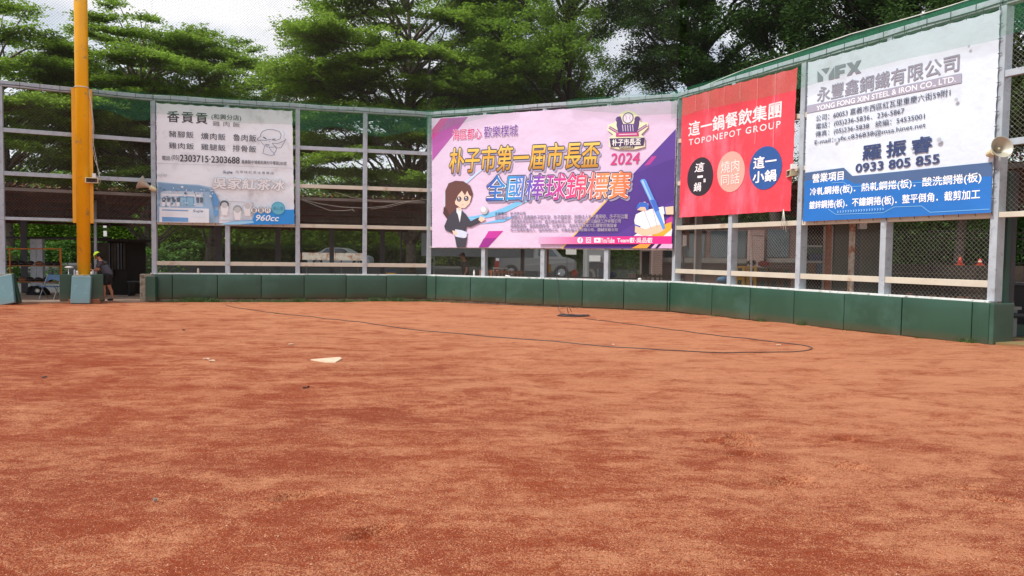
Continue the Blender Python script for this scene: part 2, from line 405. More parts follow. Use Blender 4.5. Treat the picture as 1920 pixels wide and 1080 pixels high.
def make_field():
    xs = np.concatenate([np.linspace(-60, -14, 16)[:-1], np.linspace(-14, -5, 90)[:-1], np.linspace(-5, 6, 330)[:-1], np.linspace(6, 14, 70)[:-1], np.linspace(14, 60, 16)])
    ys = np.concatenate([np.linspace(-30, 1.5, 12)[:-1], np.linspace(1.5, 9, 260)[:-1], np.linspace(9, 16, 110)[:-1], np.linspace(16, 27.5, 70)])
    X, Y = np.meshgrid(xs, ys)
    Z = field_z(X, Y) + lumps(X, Y)
    Z = Z + print_z(X, Y)
    # brush / rake ripples and gravel scatter
    Z = Z + RNG.normal(0, 0.0016, Z.shape)
    V = np.stack([X.ravel(), Y.ravel(), Z.ravel()], 1)
    ny, nx = X.shape
    i = np.arange(ny - 1)[:, None] * nx + np.arange(nx - 1)[None, :]
    Fq = np.stack([i, i + 1, i + nx + 1, i + nx], -1).reshape(-1, 4)
    m = bpy.data.materials.new('clay'); m.use_nodes = True
    N = m.node_tree.nodes; Lk = m.node_tree.links
    b = N['Principled BSDF']; b.inputs['Roughness'].default_value = 0.95; b.inputs['Specular IOR Level'].default_value = 0.15
    tc = N.new('ShaderNodeTexCoord')
    def noise(scale, det, rough, stretch=(1, 1, 1), rot=0.0, dist=0.0):
        mp = N.new('ShaderNodeMapping'); mp.inputs['Scale'].default_value = stretch; mp.inputs['Rotation'].default_value = (0, 0, rot)
        n = N.new('ShaderNodeTexNoise'); n.inputs['Scale'].default_value = scale; n.inputs['Detail'].default_value = det; n.inputs['Roughness'].default_value = rough
        n.inputs['Distortion'].default_value = dist
        Lk.new(tc.outputs['Object'], mp.inputs[0]); Lk.new(mp.outputs[0], n.inputs['Vector']); return n.outputs['Fac']
    def math_(op, a, b_):
        n = N.new('ShaderNodeMath'); n.operation = op
        for k, v in enumerate((a, b_)):
            if isinstance(v, (int, float)): n.inputs[k].default_value = v
            else: Lk.new(v, n.inputs[k])
        return n.outputs[0]
    def rng(v, a, b_, c=0.0, d=1.0):
        n = N.new('ShaderNodeMapRange'); n.inputs[1].default_value = a; n.inputs[2].default_value = b_; n.inputs[3].default_value = c; n.inputs[4].default_value = d
        Lk.new(v, n.inputs[0]); return n.outputs[0]
    def mixc(f, a, c):
        n = N.new('ShaderNodeMix'); n.data_type = 'RGBA'
        Lk.new(f, n.inputs[0])
        for k, v in ((6, a), (7, c)):
            if isinstance(v, tuple): n.inputs[k].default_value = v
            else: Lk.new(v, n.inputs[k])
        return n.outputs[2]
    big = noise(1.0, 10, 0.66, (0.85, 1.3, 1), 0.25, 1.0)
    mid = noise(4.6, 10, 0.75, (0.8, 1.3, 1), -0.2, 0.9)
    streak = noise(1.9, 9, 0.68, (0.7, 1.8, 1), -0.35, 0.8)
    s = math_('ADD', math_('MULTIPLY', big, 0.40), math_('ADD', math_('MULTIPLY', mid, 0.38), math_('MULTIPLY', streak, 0.27)))
    s = math_('ADD', math_('MULTIPLY', math_('SUBTRACT', s, 0.525), 2.0), 0.525)
    grain = noise(190, 2, 0.6)
    grain2 = noise(75, 2, 0.6)
    # loose sand grows towards the back of the infield
    sep = N.new('ShaderNodeSeparateXYZ'); Lk.new(tc.outputs['Object'], sep.inputs[0])
    far = rng(math_('ADD', sep.outputs[1], math_('MULTIPLY', sep.outputs[0], 0.9)), 4.0, 15.0, -0.03, 0.16)
    far.node.clamp = True
    f = math_('ADD', math_('ADD', s, far), math_('MULTIPLY', math_('SUBTRACT', grain, 0.5), 1.1))
    f = math_('ADD', f, math_('MULTIPLY', math_('SUBTRACT', grain2, 0.5), 0.8))
    fac = rng(f, 0.46, 0.66)
    base = mixc(rng(noise(0.3, 4, 0.5), 0.35, 0.65), srgb(132, 58, 34), srgb(140, 60, 31))
    col = mixc(fac, base, srgb(188, 124, 88))
    hi = rng(noise(260, 1, 0.5), 0.60, 0.72, 0, 0.9)
    col = mixc(math_('MULTIPLY', hi, fac), col, srgb(222, 182, 150))
    lo = rng(noise(150, 2, 0.5, (1, 1, 1), 0.7), 0.56, 0.70, 0, 0.7)
    col = mixc(lo, col, srgb(84, 44, 34))
    Lk.new(col, b.inputs['Base Color'])
    bp = N.new('ShaderNodeBump'); bp.inputs['Distance'].default_value = 0.034; bp.inputs['Strength'].default_value = 0.9
    h = math_('ADD', math_('MULTIPLY', grain2, 0.6), math_('ADD', math_('MULTIPLY', grain, 0.35), math_('MULTIPLY', noise(14, 4, 0.6, (0.8, 1.6, 1)), 1.3)))
    Lk.new(h, bp.inputs['Height']); Lk.new(bp.outputs[0], b.inputs['Normal'])
    return tag(mesh_np('clay_field', V, Fq, m, smooth=True), kind='structure')
make_field()

g = MB(); g.box(-60, 60, 27.4, 200, -0.3, -0.09)
tag(g.build('ground', 'asphalt'), kind='structure')
g = MB()   # raised road behind the hedge side
g.add([(-60, 44, -0.08), (30, 44, -0.08), (30, 50, 0.52), (-60, 50, 0.52)], [(0, 1, 2, 3)])
g.add([(-60, 50, 0.52), (30, 50, 0.52), (30, 200, 0.52), (-60, 200, 0.52)], [(0, 1, 2, 3)])
tag(g.build('road', 'asphalt'), kind='structure')
# concrete aprons in the two openings and the dugout floors behind the fence
def slab(name, fr, a0, a1, b0, b1, z, m):
    g = MB(); g.lbox(fr, a0, a1, b0, b1, z - 0.2, z); return tag(g.build(name, m), kind='structure')
slab('pavement', fs0, -6, fs0.L + 0.35, -6.0, 0.05, -0.005, 'apron')
slab('pavement', fs1, -0.1, fs1.L, -9, -0.3, -0.02, 'apron')
slab('pavement', fs2, -0.1, fs2.L, -9, -0.3, -0.03, 'apron')
slab('pavement', fs3, -0.1, fs3.L - 0.3, -9, -0.3, -0.012, 'apron')
slab('pavement', fs4, -0.28, 6.0, -9, 0.12, 0.115, 'moss_floor')

# ------------------------------------------------------------------ backstop fence
def bolts(mb, fr, a, z0, z1, half=0.052, step=0.345, b=0.078):
    z = z0 + 0.1
    while z < z1 - 0.03:
        for s in (-1, 1):
            mb.lbox(fr, a + s * half - 0.011, a + s * half + 0.011, b - 0.004, b + 0.008, z - 0.011, z + 0.011)
        z += step
def chain_link(fr, a0, a1, z0, z1, b, parent, pitch=0.094, r=0.0021):
    """diamond wire mesh: real crossing wires clipped to the panel"""
    h = z1 - z0; w = a1 - a0
    Vs = []; 
    k = -h
    segs = []
    while k < w:
        # rising to the right
        s0 = max(0, k); s1 = min(w, k + h)
        if s1 - s0 > 0.01: segs.append((s0, s0 - k, s1, s1 - k))
        s0b, s1b = max(0, k), min(w, k + h)
        if s1b - s0b > 0.01: segs.append((s0b, h - (s0b - k), s1b, h - (s1b - k)))
        k += pitch
    u = np.array(fr.u); n = np.array(fr.n); zz = np.array((0, 0, 1.))
    O = np.array(fr.A)
    sg = np.array(segs)
    p0 = O + np.outer(sg[:, 0] + a0, u) + np.outer(np.full(len(sg), b), n) + np.outer(sg[:, 1] + z0, zz)
    p1 = O + np.outer(sg[:, 2] + a0, u) + np.outer(np.full(len(sg), b), n) + np.outer(sg[:, 3] + z0, zz)
    d = p1 - p0; d /= np.linalg.norm(d, axis=1)[:, None]
    e1 = np.cross(d, n); e1 /= np.linalg.norm(e1, axis=1)[:, None]
    V = []; 
    offs = [(1, 0), (-0.5, 0.87), (-0.5, -0.87)]
    for p in (p0, p1):
        for (x, y) in offs: V.append(p + r * (x * e1 + y * n))
    V = np.stack(V, 1).reshape(-1, 3)
    base = np.arange(len(sg))[:, None, None] * 6
    Fq = (base + np.array([[0, 1, 4, 3], [1, 2, 5, 4], [2, 0, 3, 5]])[None]).reshape(-1, 4)
    o = mesh_np('chain_link', V, Fq, 'wire', parent); o['kind'] = 'stuff'
    return o

def fence(fr, posts, rails, label, z_base, mesh_b=-0.03, mesh_z0=None, top=ZT, mesh=True):
    """posts: list of along positions; rails: (height, half height, material)"""
    root = thing('backstop_fence', fr.p(0, 0, 0), label, 'fence', 'sections of the tall backstop fence')
    for a in posts:
        g = MB(); g.lbox(fr, a - 0.072, a + 0.072, -0.16, 0.072, z_base, top - 0.17)
        po = g.build('post', 'galvanised', root, bevel=0.006, seg=1)
        g = MB(); bolts(g, fr, a, z_base, top - 0.2); g.build('bolt', 'bolt', po)['kind'] = 'stuff'
        po_w = WORLD
    g = MB(); g.lbox(fr, -0.07, fr.L + 0.07, -0.1, 0.074, top - 0.165, top)
    g.build('top_beam', 'galvanised', root, bevel=0.006, seg=1)
    edges = sorted(set([0.0] + list(posts) + [fr.L]))
    for (z, hh, m) in rails:
        for i in range(len(edges) - 1):
            if edges[i + 1] - edges[i] < 0.3: continue
            g = MB(); g.lbox(fr, edges[i] + 0.072, edges[i + 1] - 0.072, -0.05, 0.05, z - hh, z + hh)
            g.build('rail', m, root, bevel=0.004, seg=1)
    if mesh:
        for i in range(len(edges) - 1):
            if edges[i + 1] - edges[i] < 0.3: continue
            chain_link(fr, edges[i] + 0.07, edges[i + 1] - 0.07, mesh_z0 if mesh_z0 is not None else z_base, top - 0.17, mesh_b - 0.05, root)
    return root

rl = [(Z2, 0.062, 'galvanised'), (Z3, 0.062, 'galvanised')]
f0 = fence(fs0, [0.0], rl + [(Z4, 0.045, 'galvanised')], 'galvanised fence section left of the menu banner, with the yellow pole before it', Z4 - 0.045, mesh_z0=Z4)
# post A runs to its plinth
g = MB(); g.lbox(fs0, -0.072, 0.072, -0.16, 0.07, 0.85, Z4 - 0.047); g.build('post', 'galvanised', f0)
# the fence carries on out of the picture on the left
g = MB()
for z, hh in ((ZT - 0.083, 0.083), (Z2, 0.062), (Z3, 0.062), (Z4, 0.045)): g.lbox(fs0, -2.6, -0.075, -0.06, 0.06, z - hh, z + hh)
g.build('rail', 'galvanised', f0)
f1 = fence(fs1, [fs1.L * i / 4 for i in range(5)], [(Z2, 0.062, 'galvanised'), (Z3, 0.062, 'cream_rail'), (Z4, 0.06, 'cream_rail'), (ZW, 0.065, 'cream_rail')],
           'galvanised fence section holding the white menu banner and two open bays', ZS)
f2 = fence(fs2, [fs2.L * i / 4 for i in (1, 2, 3)], [(Z2, 0.06, 'galvanised'), (Z3, 0.06, 'galvanised'), (Z4, 0.06, 'cream_rail'), (1.85, 0.022, 'sill_white')],
           'galvanised fence section standing behind the purple championship banner', ZS)
e_a = (Vector((*E_, 0)) - fs3.A).length
f3 = fence(fs3, [0.0, e_a / 2, e_a, (e_a + fs3.L) / 2, fs3.L], [(Z2, 0.062, 'cream_rail'), (Z3, 0.062, 'cream_rail'), (Z4, 0.062, 'cream_rail'), (ZW, 0.065, 'cream_rail')],
           'galvanised fence section carrying the red banner and the steel company banner', ZS)
f4 = fence(fs4, [fs4.L], [(Z2, 0.062, 'galvanised'), (Z3, 0.062, 'galvanised'), (Z4, 0.05, 'cream_rail')],
           'galvanised fence section over the right dugout opening beside the loudspeaker horn', Z4 - 0.05)
for fr, root in ((fs1, f1), (fs2, f2), (fs3, f3)):   # white angle sill on top of the low wall
    g = MB(); g.lbox(fr, -0.10 if fr is fs1 else 0.0, fr.L, -0.14, 0.13, ZS - 0.03, ZS + 0.014)
    g.build('sill', 'sill_white', root)
# net cord and hanging ties along the top beams
for fr, root in ((fs0, f0), (fs1, f1), (fs2, f2), (fs3, f3), (fs4, f4)):
    g = MB(); n = max(2, int(fr.L / 0.5))
    pts = [fr.p(fr.L * i / n, 0.085, ZT - 0.115 + 0.012 * math.sin(i * 1.7)) for i in range(n + 1)]
    g.tube(pts, 0.011, 4)
    for i in range(n + 1):
        g.rod(fr.p(fr.L * i / n, 0.083, ZT - 0.15), fr.p(fr.L * i / n, 0.083, ZT + 0.01), 0.006, 4)
    g.build('tie_cord', 'cable_black', root)['kind'] = 'stuff'

# green debris net folded over the top of the fence
def green_net(fr, a0, a1, low, label, b=0.27, top=None, seedv=0):
    rnd = random.Random(seedv)
    g = MB(); n = max(6, int((a1 - a0) / 0.12)); vs = []; fs = []
    rows = 6
    for i in range(n + 1):
        a = a0 + (a1 - a0) * i / n
        lo = low(a) ; hi = ZT + (top(a) if top else 0.02)
        for j in range(rows + 1):
            t = j / rows
            vs.append(fr.p(a, b + 0.02 * math.sin(a * 5 + t * 3), lo + (hi - lo) * t))
    for i in range(n):
        for j in range(rows):
            k = i * (rows + 1) + j; fs.append((k, k + rows + 1, k + rows + 2, k + 1))
    g.add(vs, fs)
    o = g.build('green_net', 'net_green', smooth=True)
    return tag(o, label, 'net', 'green nets hung over the top of the fence')
def green_hem(fr, a0, a1, top, label):
    g = MB(); n = max(6, int((a1 - a0) / 0.12)); vs = []; fs = []
    for i in range(n + 1):
        a = a0 + (a1 - a0) * i / n
        vs += [fr.p(a, -0.13, ZT - 0.10), fr.p(a, -0.13 + 0.02 * math.sin(3 * a), ZT + top(a))]
    for i in range(n): fs.append((2 * i, 2 * i + 2, 2 * i + 3, 2 * i + 1))
    g.add(vs, fs); o = g.build('net_hem', 'net_green_dense')
    tag(o, label, 'net', 'dense green hems along the top beam')
    g = MB(); g.tube([fr.p(a0 + (a1 - a0) * i / n, -0.13, ZT + top(a0 + (a1 - a0) * i / n) + 0.006) for i in range(n + 1)], 0.012, 4)
    r_ = g.build('edge_rope', 'rope_white', o)
    return o
pole_a = fs0.px(157, 400, 0.1)[0]
green_net(fs0, pole_a + 0.25, fs0.L - 0.05, lambda a: ZT - 0.75 + 0.12 * math.sin(a * 3), 'green net in the bay between the yellow pole and the menu banner', seedv=1)
green_net(fs1, 0, fs1.L / 2 + 0.05, lambda a: ZT - 0.62 - 0.14 * min(1, a / 3.0) + 0.03 * math.sin(a * 2), 'green net hanging over the top of the white menu banner', seedv=2)
green_net(fs1, fs1.L / 2 + 0.07, fs1.L, lambda a: ZT - 0.85 + 0.12 * math.sin(a * 2.3 + 1), 'green net over the open bays just left of the purple banner', seedv=3)
green_net(fs2, 0.0, 3.4, lambda a: ZT - 1.0 + 0.75 * min(1, a / 3.0) ** 0.6, 'green net sagging over the top left corner of the purple banner', seedv=4)
green_net(fs2, 5.2, fs2.L, lambda a: ZT - 0.28 - 0.36 * min(1, (a - 5.2) / 2.5), 'thin net sagging over the top right corner of the purple banner', seedv=5)
green_net(fs3, 0.0, fs3.L + 0.1, lambda a: ZT - 0.80 + 0.04 * math.sin(a * 1.1), 'green net hanging over the tops of the red and steel company banners', seedv=6)
green_net(fs4, 0.12, fs4.L, lambda a: ZT - 0.80, 'green net at the far right over the dugout opening', seedv=7)
green_hem(fs1, -2.0, fs1.L, lambda a: 0.035 + 0.01 * math.sin(a * 2), 'narrow green hem with pale rope above the menu banner')
green_hem(fs3, 1.0, fs3.L + 2, lambda a: 0.05 + 0.19 * (math.sin(min(1, max(0, (a - 1.0) / 2.6)) * math.pi / 2)) - 0.05 * abs(math.sin((a - 1) * 0.62)), 'wide dark green hem with pale rope above the steel company banner')

# fine ball net stretched above the fence
def ball_net(fr, a0, a1, z0, z1, b, label, pitch=0.085, r=0.0021, m='net_black'):
    root = thing('ball_net', fr.p(a0, b, z0), label, 'net', 'fine ball nets stretched above the fence')
    o = chain_link(fr, a0, a1, z0, z1, b, root, pitch, r)
    o.name = 'net_mesh'; o.data.materials.clear(); o.data.materials.append(MATS[m])
ball_net(fs0, -3.0, fs0.L, ZT, 15.5, 0.26, 'fine dark net above the fence around the yellow pole')
ball_net(fs1, 0, fs1.L, ZT, 15.5, 0.2, 'fine dark net above the white menu banner against the sky')
ball_net(fs2, 0, fs2.L, ZT, 15.5, 0.2, 'fine dark net above the purple banner', r=0.0014)
ball_net(fs3, 0, fs3.L, ZT, 12.5, -0.2, 'fine dark net above the red banner in front of dark trees', r=0.0012, m='net_dark')

# ------------------------------------------------------------------ low padded wall
def padded_wall(fr, a0, a1, seams, label, zb, zt=0.85):
    root = thing('padded_wall', fr.p(a0, 0, 0), label, 'wall', 'low padded walls under the backstop fence')
    g = MB(); g.lbox(fr, a0, a1, -0.18, 0.10, -0.15, ZS - 0.032); g.build('wall', 'concrete', root)
    for i in range(len(seams) - 1):
        s0, s1 = seams[i] + 0.007, seams[i + 1] - 0.007
        z0 = zb(0.5 * (s0 + s1)) + random.uniform(-.006, .006); z1 = zt + random.uniform(-.008, .006)
        g = MB(); db = random.uniform(-0.006, 0.006)
        n = max(2, int((s1 - s0) / 0.25)); 
        # slightly cushioned front
        vs = []; 
        for j in range(n + 1):
            t = j / n; a = s0 + (s1 - s0) * t
            for k in range(5):
                tz = k / 4; bulge = 0.016 * (4 * t * (1 - t)) ** 0.5 * (4 * tz * (1 - tz)) ** 0.5 + random.uniform(-.0012, .0012)
                vs.append(fr.p(a, 0.185 + bulge + db, z0 + (z1 - z0) * tz))
        nf = len(vs)
        for j in range(n + 1):
            t = j / n; a = s0 + (s1 - s0) * t
            for k in range(5): vs.append(fr.p(a, 0.105, z0 + (z1 - z0) * k / 4))
        fs = []
        for j in range(n):
            for k in range(4):
                q = j * 5 + k; fs.append((q, q + 5, q + 6, q + 1)); q += nf; fs.append((q, q + 1, q + 6, q + 5))
        for j in range(n):
            q = j * 5; fs.append((q, q + nf, q + nf + 5, q + 5)); q = j * 5 + 4; fs.append((q, q + 5, q + 5 + nf, q + nf))
        for k in range(4):
            fs.append((k, k + 1, k + 1 + nf, k + nf)); q = n * 5 + k; fs.append((q, q + nf, q + nf + 1, q + 1))
        g.add(vs, fs)
        me_o = g.build('wall_pad', 'pad_green', root)
        bm = bmesh.new(); bm.from_mesh(me_o.data); bmesh.ops.recalc_face_normals(bm, faces=bm.faces)
        ed = [e for e in bm.edges if len(e.link_faces) == 2 and e.calc_face_angle() > 1.0]
        bmesh.ops.bevel(bm, geom=ed, offset=0.018, segments=3, profile=0.5, affect='EDGES')
        for f in bm.faces: f.smooth = True
        bm.to_mesh(me_o.data); bm.free()
    return root
def seam_list(fr, xs, y=545): return [fr.px(x, y, 0.19)[0] for x in xs]
sl1 = [0.02] + seam_list(fs1, [323, 407.7, 490, 570.5, 649, 725, 800])
padded_wall(fs1, -0.15, fs1.L, sl1, 'low green padded wall below the menu banner and open bays with grass at its foot', lambda a: 0.055 - 0.02 * a / 9)
sl2 = seam_list(fs2, [799, 817, 881.5, 948.4, 1018.5, 1091.6, 1169.5, 1251.5, 1268]); sl2[0] = -0.02; sl2[-1] = fs2.L - 0.10
padded_wall(fs2, 0, fs2.L, sl2, 'low green padded wall below the purple championship banner', lambda a: 0.03 - 0.07 * a / 8.7)
sl3 = [-0.06] + seam_list(fs3, [1333.6, 1405, 1487.5, 1582, 1690, 1822, 1855.6], 580)
padded_wall(fs3, 0, sl3[-1] - 0.005, sl3, 'low green padded wall below the red and steel company banners', lambda a: -0.04 + 0.095 * a / 9.6)
# end pad that wraps the right end of the wall
g = MB(); g.lbox(fs3, sl3[-1] + 0.002, sl3[-1] + 0.09, -0.42, 0.2, 0.055, 0.845)
o = g.build('end_pad', 'pad_green', bevel=0.02, smooth=False); tag(o, 'dark green end pad wrapping the right end of the low wall', 'wall pad')

# ------------------------------------------------------------------ yellow pole, its plinth and the loose pads
pc = on_plane(157.6, 515, fs0.p(0, 0.25, 0), fs0.n); pc.z = 0
yp = thing('foul_pole', pc, 'tall yellow steel pole with bolted side flanges at the left of the fence', 'pole')
g = MB(); g.rod((pc.x, pc.y, 0.8), (pc.x, pc.y, 17), 0.185, 32); g.build('pole', 'yellow_pole', yp, smooth=True)
for s in (-1, 1):
    g = MB(); c = pc + fs0.u * (s * 0.225)
    fl = Frame((c.x, c.y), (c.x + fs0.u.x, c.y + fs0.u.y))
    g.lbox(fl, -0.055, 0.055, -0.02, 0.02, 2.42, ZT - 0.05)
    fo = g.build('flange', 'yellow_flange', yp)
    g = MB(); z = 2.6
    while z < 6.4: g.lbox(fl, -0.012, 0.012, 0.02, 0.032, z - 0.012, z + 0.012); z += 0.33
    g.build('bolt', 'bolt', fo)['kind'] = 'stuff'
g = MB(); g.tube([pc + Vector((0.2 * math.cos(t), 0.2 * math.sin(t), ZT - 0.02)) for t in np.linspace(0, 6.28, 18)], 0.014, 5); g.build('clamp_wire', 'rope_white', yp)
fp = Frame((pc.x, pc.y), (pc.x + fs0.u.x, pc.y + fs0.u.y))
pt = thing('plinth', pc, 'square concrete plinth under the yellow pole with bricks at its foot', 'plinth')
g = MB(); g.lbox(fp, -0.29, 0.29, -0.3, 0.3, -0.1, 0.83); g.build('concrete_block', 'concrete', pt, bevel=0.02)
for k in range(4):
    g = MB(); g.lbox(fp, -0.40 + k * 0.21, -0.205 + k * 0.21, 0.18, 0.40, -0.05, 0.09); g.build('brick', 'brick_base', pt, bevel=0.008)

def loose_pad(c, yaw, w, h, d, lean, tilt, m, label):
    """c = foot centre; lean = tips back, tilt = sideways"""
    o = thing('loose_pad', c, label, 'wall pad', 'loose green pads around the openings')
    rot = Matrix.Rotation(yaw, 3, 'Z') @ Matrix.Rotation(tilt, 3, 'Y') @ Matrix.Rotation(lean, 3, 'X')
    g = MB(); g.hexa([c + rot @ Vector((x * w / 2, y * d / 2, z * h)) for z in (0, 1) for (x, y) in ((-1, -1), (1, -1), (1, 1), (-1, 1))])
    g.build('vinyl_cover', m, o, bevel=0.02, smooth=False)
    g = MB()
    for t in (0.3, 0.7): g.hexa([c + rot @ Vector((x * (w / 2 - .03), d / 2 + 0.004 + y * 0.004, (t + z * .02) * h)) for z in (-1, 1) for (x, y) in ((-1, -1), (1, -1), (1, 1), (-1, 1))])
    g.build('strap', 'rubber', o)
    return o
def foot(px, py, fr, b, z=0.0):
    q = on_plane(px, py, fr.p(0, b, 0), fr.n); q.z = z; return q
yaw0 = fs0.ang()
loose_pad(foot(151, 575, fs0, 0.82, -0.03), 0.12, 0.56, 0.84, 0.10, -0.16, 0.0, 'pad_faded', 'faded blue green pad leaning against the front of the concrete plinth')
loose_pad(foot(124, 560, fs0, 0.5, 0.03), yaw0 + .1, 0.34, 0.82, 0.12, 0.0, 0.0, 'pad_green', 'narrow green pad standing left of the yellow pole beside the blue chair')
loose_pad(foot(181.5, 560, fs0, 0.5, 0.03), yaw0, 0.36, 0.82, 0.12, 0.0, 0.0, 'pad_green', 'dark green pad between the plinth and the bending person')
loose_pad(foot(284, 565, fs1, 0.28, -0.03), fs1.ang() * 0.2, 0.31, 0.80, 0.16, 0.0, 0.0, 'pad_green', 'narrow green pad standing alone at the left end of the padded wall')
loose_pad(foot(14, 577, fs0, 0.62, -0.03), 0.1, 0.46, 0.88, 0.10, -0.22, -0.20, 'pad_faded', 'faded blue pad tilted against the left post plinth')
loose_pad(foot(31, 573, fs0, 0.34, -0.03), 0.2, 0.26, 0.88, 0.16, -0.05, -0.22, 'pad_green', 'dark green pad leaning behind the faded blue pad at the far left')
pa = thing('plinth', fs0.p(0, 0, 0), 'concrete plinth under the leftmost fence post', 'plinth')
g = MB(); g.lbox(fs0, -0.9, 0.27, -0.25, 0.2, -0.1, 0.85); g.build('concrete_block', 'concrete', pa, bevel=0.02)
pb = thing('plinth', fs1.p(0, 0, 0), 'small concrete plinth at the left end of the padded wall', 'plinth')
g = MB(); g.lbox(fs1, -0.42, -0.152, -0.2, 0.12, -0.1, 0.84); g.build('concrete_block', 'concrete', pb, bevel=0.015)
# ------------------------------------------------------------------ banners
def flat_mat(name, color, rough=0.55, var=0.03, bump=0.0):
    return mat(name, color, rough, 0, var=var, vscale=1.6, bump=bump, bscale=5.0)
PM = {}
def pm(rgb, rough=0.55):
    k = tuple(rgb)
    if k not in PM: PM[k] = flat_mat('print_%d_%d_%d' % k, srgb(*k), rough, var=0.05)
    return PM[k]
def ramp_mat(name, stops, axis=0):
    m = bpy.data.materials.new(name); m.use_nodes = True; N = m.node_tree.nodes; Lk = m.node_tree.links
    tc = N.new('ShaderNodeTexCoord'); sx = N.new('ShaderNodeSeparateXYZ'); rp = N.new('ShaderNodeValToRGB')
    Lk.new(tc.outputs['Generated'], sx.inputs[0]); Lk.new(sx.outputs[axis], rp.inputs[0])
    els = rp.color_ramp.elements
    while len(els) < len(stops): els.new(0.5)
    for e, (p, c) in zip(els, stops): e.position = p; e.color = srgb(*c)
    Lk.new(rp.outputs[0], N['Principled BSDF'].inputs['Base Color']); N['Principled BSDF'].inputs['Roughness'].default_value = 0.55
    MATS[name] = m; return m

class Banner:
    """cloth hung on the fence; photo points (through crop K) are turned into places on the cloth"""
    def __init__(s, fr, corners, label, material, K, sag=0.03, b=0.125, ties=12, wr=0.012, seed=1, name='banner', step=0.0012):
        s.step = step; s.fr = fr; s.b = b; s.K = K; s.layer = 1; s.wr = wr; s.seed = seed
        pts = [fr.px(*K(*c), b=b) for c in corners]     # tl tr br bl
        s.c = pts
        o = fr.p(pts[3][0], b, pts[3][1])
        s.root = thing(name, o, label, 'banner', 'banners hung on the backstop fence')
        nx, nz = 96, 72; g = MB(); vs = []; fs = []
        for j in range(nz + 1):
            for i in range(nx + 1):
                u, v = i / nx, j / nz
                a = (1 - u) * ((1 - v) * pts[3][0] + v * pts[0][0]) + u * ((1 - v) * pts[2][0] + v * pts[1][0])
                z = (1 - u) * ((1 - v) * pts[3][1] + v * pts[0][1]) + u * ((1 - v) * pts[2][1] + v * pts[1][1])
                # scalloped edge between the ties
                sc = sag * abs(math.sin(u * math.pi * ties)) ** 0.8
                if v == 0: z += sc * 0.4
                if v == 1: z -= sc
                scl = sag * 0.6 * abs(math.sin(v * math.pi * ties)) ** 0.8
                if i == 0: a += scl
                if i == nx: a -= scl
                vs.append(s.P(a, z, 0))
        for j in range(nz):
            for i in range(nx):
                k = j * (nx + 1) + i; fs.append((k, k + 1, k + nx + 2, k + nx + 1))
        g.add(vs, fs); s.cloth = g.build('cloth', material, s.root, smooth=True)
        # tie cords and grommets
        g = MB()
        for k in range(ties + 1):
            u = k / ties
            for (p, q, dz) in ((pts[0], pts[1], 0.09), (pts[3], pts[2], -0.05)):
                a = p[0] + (q[0] - p[0]) * u; z = p[1] + (q[1] - p[1]) * u
                g.rod(s.P(a, z - 0.02 * (1 if dz > 0 else -1), 0.006), s.P(a + random.uniform(-.02, .02), z + dz, -0.02), 0.007, 4)
        for k in range(1, ties):
            v = k / ties
            for (p, q, da) in ((pts[3], pts[0], -0.04), (pts[2], pts[1], 0.04)):
                a = p[0] + (q[0] - p[0]) * v; z = p[1] + (q[1] - p[1]) * v
                g.rod(s.P(a - da * .5, z, 0.006), s.P(a + da, z, -0.02), 0.007, 4)
        g.build('tie', 'cable_black', s.root)['kind'] = 'stuff'
    def disp(s, a, z):
        q = s.seed * 1.7
        w = s.wr * (math.sin(1.9 * a + 0.7 * z + q) + 0.6 * math.sin(3.1 * z - 1.3 * a + q * 2) + 0.35 * math.sin(5.2 * a + 1.1 * z + q))
        return w
    def P(s, a, z, off): return s.fr.p(a, s.b + off + s.disp(a, z), z)
    def az(s, x, y): return s.fr.px(*s.K(x, y), b=s.b)
    def nxt(s): s.layer += 1; return 0.004 + s.step * s.layer
    def poly(s, pts, color, name='print', off=None, cuts=0):
        q = [s.az(*p) for p in pts]
        return s.poly_az(q, color, name, off)
    def poly_az(s, q, color, name='print', off=None):
        off = s.nxt() if off is None else off
        # refine long edges so that the print follows the cloth
        bm = bmesh.new()
        vs = [bm.verts.new((a, z, 0)) for a, z in q]
        tris = tessellate_polygon([[Vector((a, z, 0)) for a, z in q]])
        for t in tris:
            try: bm.faces.new([vs[i] for i in t])
            except ValueError: pass
        for _ in range(6):
            L = [e for e in bm.edges if e.calc_length() > 0.3]
            if not L: break
            bmesh.ops.subdivide_edges(bm, edges=L, cuts=1); bmesh.ops.triangulate(bm, faces=bm.faces)
        bmesh.ops.recalc_face_normals(bm, faces=bm.faces)
        bm.verts.index_update()
        g = MB(); g.add([s.P(v.co.x, v.co.y, off) for v in bm.verts], [[v.index for v in f.verts] for f in bm.faces]); bm.free()
        return g.build(name, pm(color) if isinstance(color, tuple) else color, s.root)
    def disc(s, c, top, color, name='print_disc', n=28, kx=1.0):
        a, z = s.az(*c); a2, z2 = s.az(*top); r = math.hypot(a2 - a, z2 - z)
        return s.poly_az([(a + kx * r * math.cos(t), z + r * math.sin(t)) for t in np.linspace(0, 2 * math.pi, n, endpoint=False)], color, name)
    def ring(s, c, top, w, color, n=28):
        a, z = s.az(*c); a2, z2 = s.az(*top); r = math.hypot(a2 - a, z2 - z); off = s.nxt()
        g = MB(); vs = []; fs = []
        for i in range(n):
            t = 2 * math.pi * i / n
            for rr in (r, r - w): vs.append(s.P(a + rr * math.cos(t), z + rr * math.sin(t), off))
        for i in range(n): k = (i + 1) % n; fs.append((2 * i, 2 * k, 2 * k + 1, 2 * i + 1))
        g.add(vs, fs); return g.build('print_ring', pm(color), s.root)
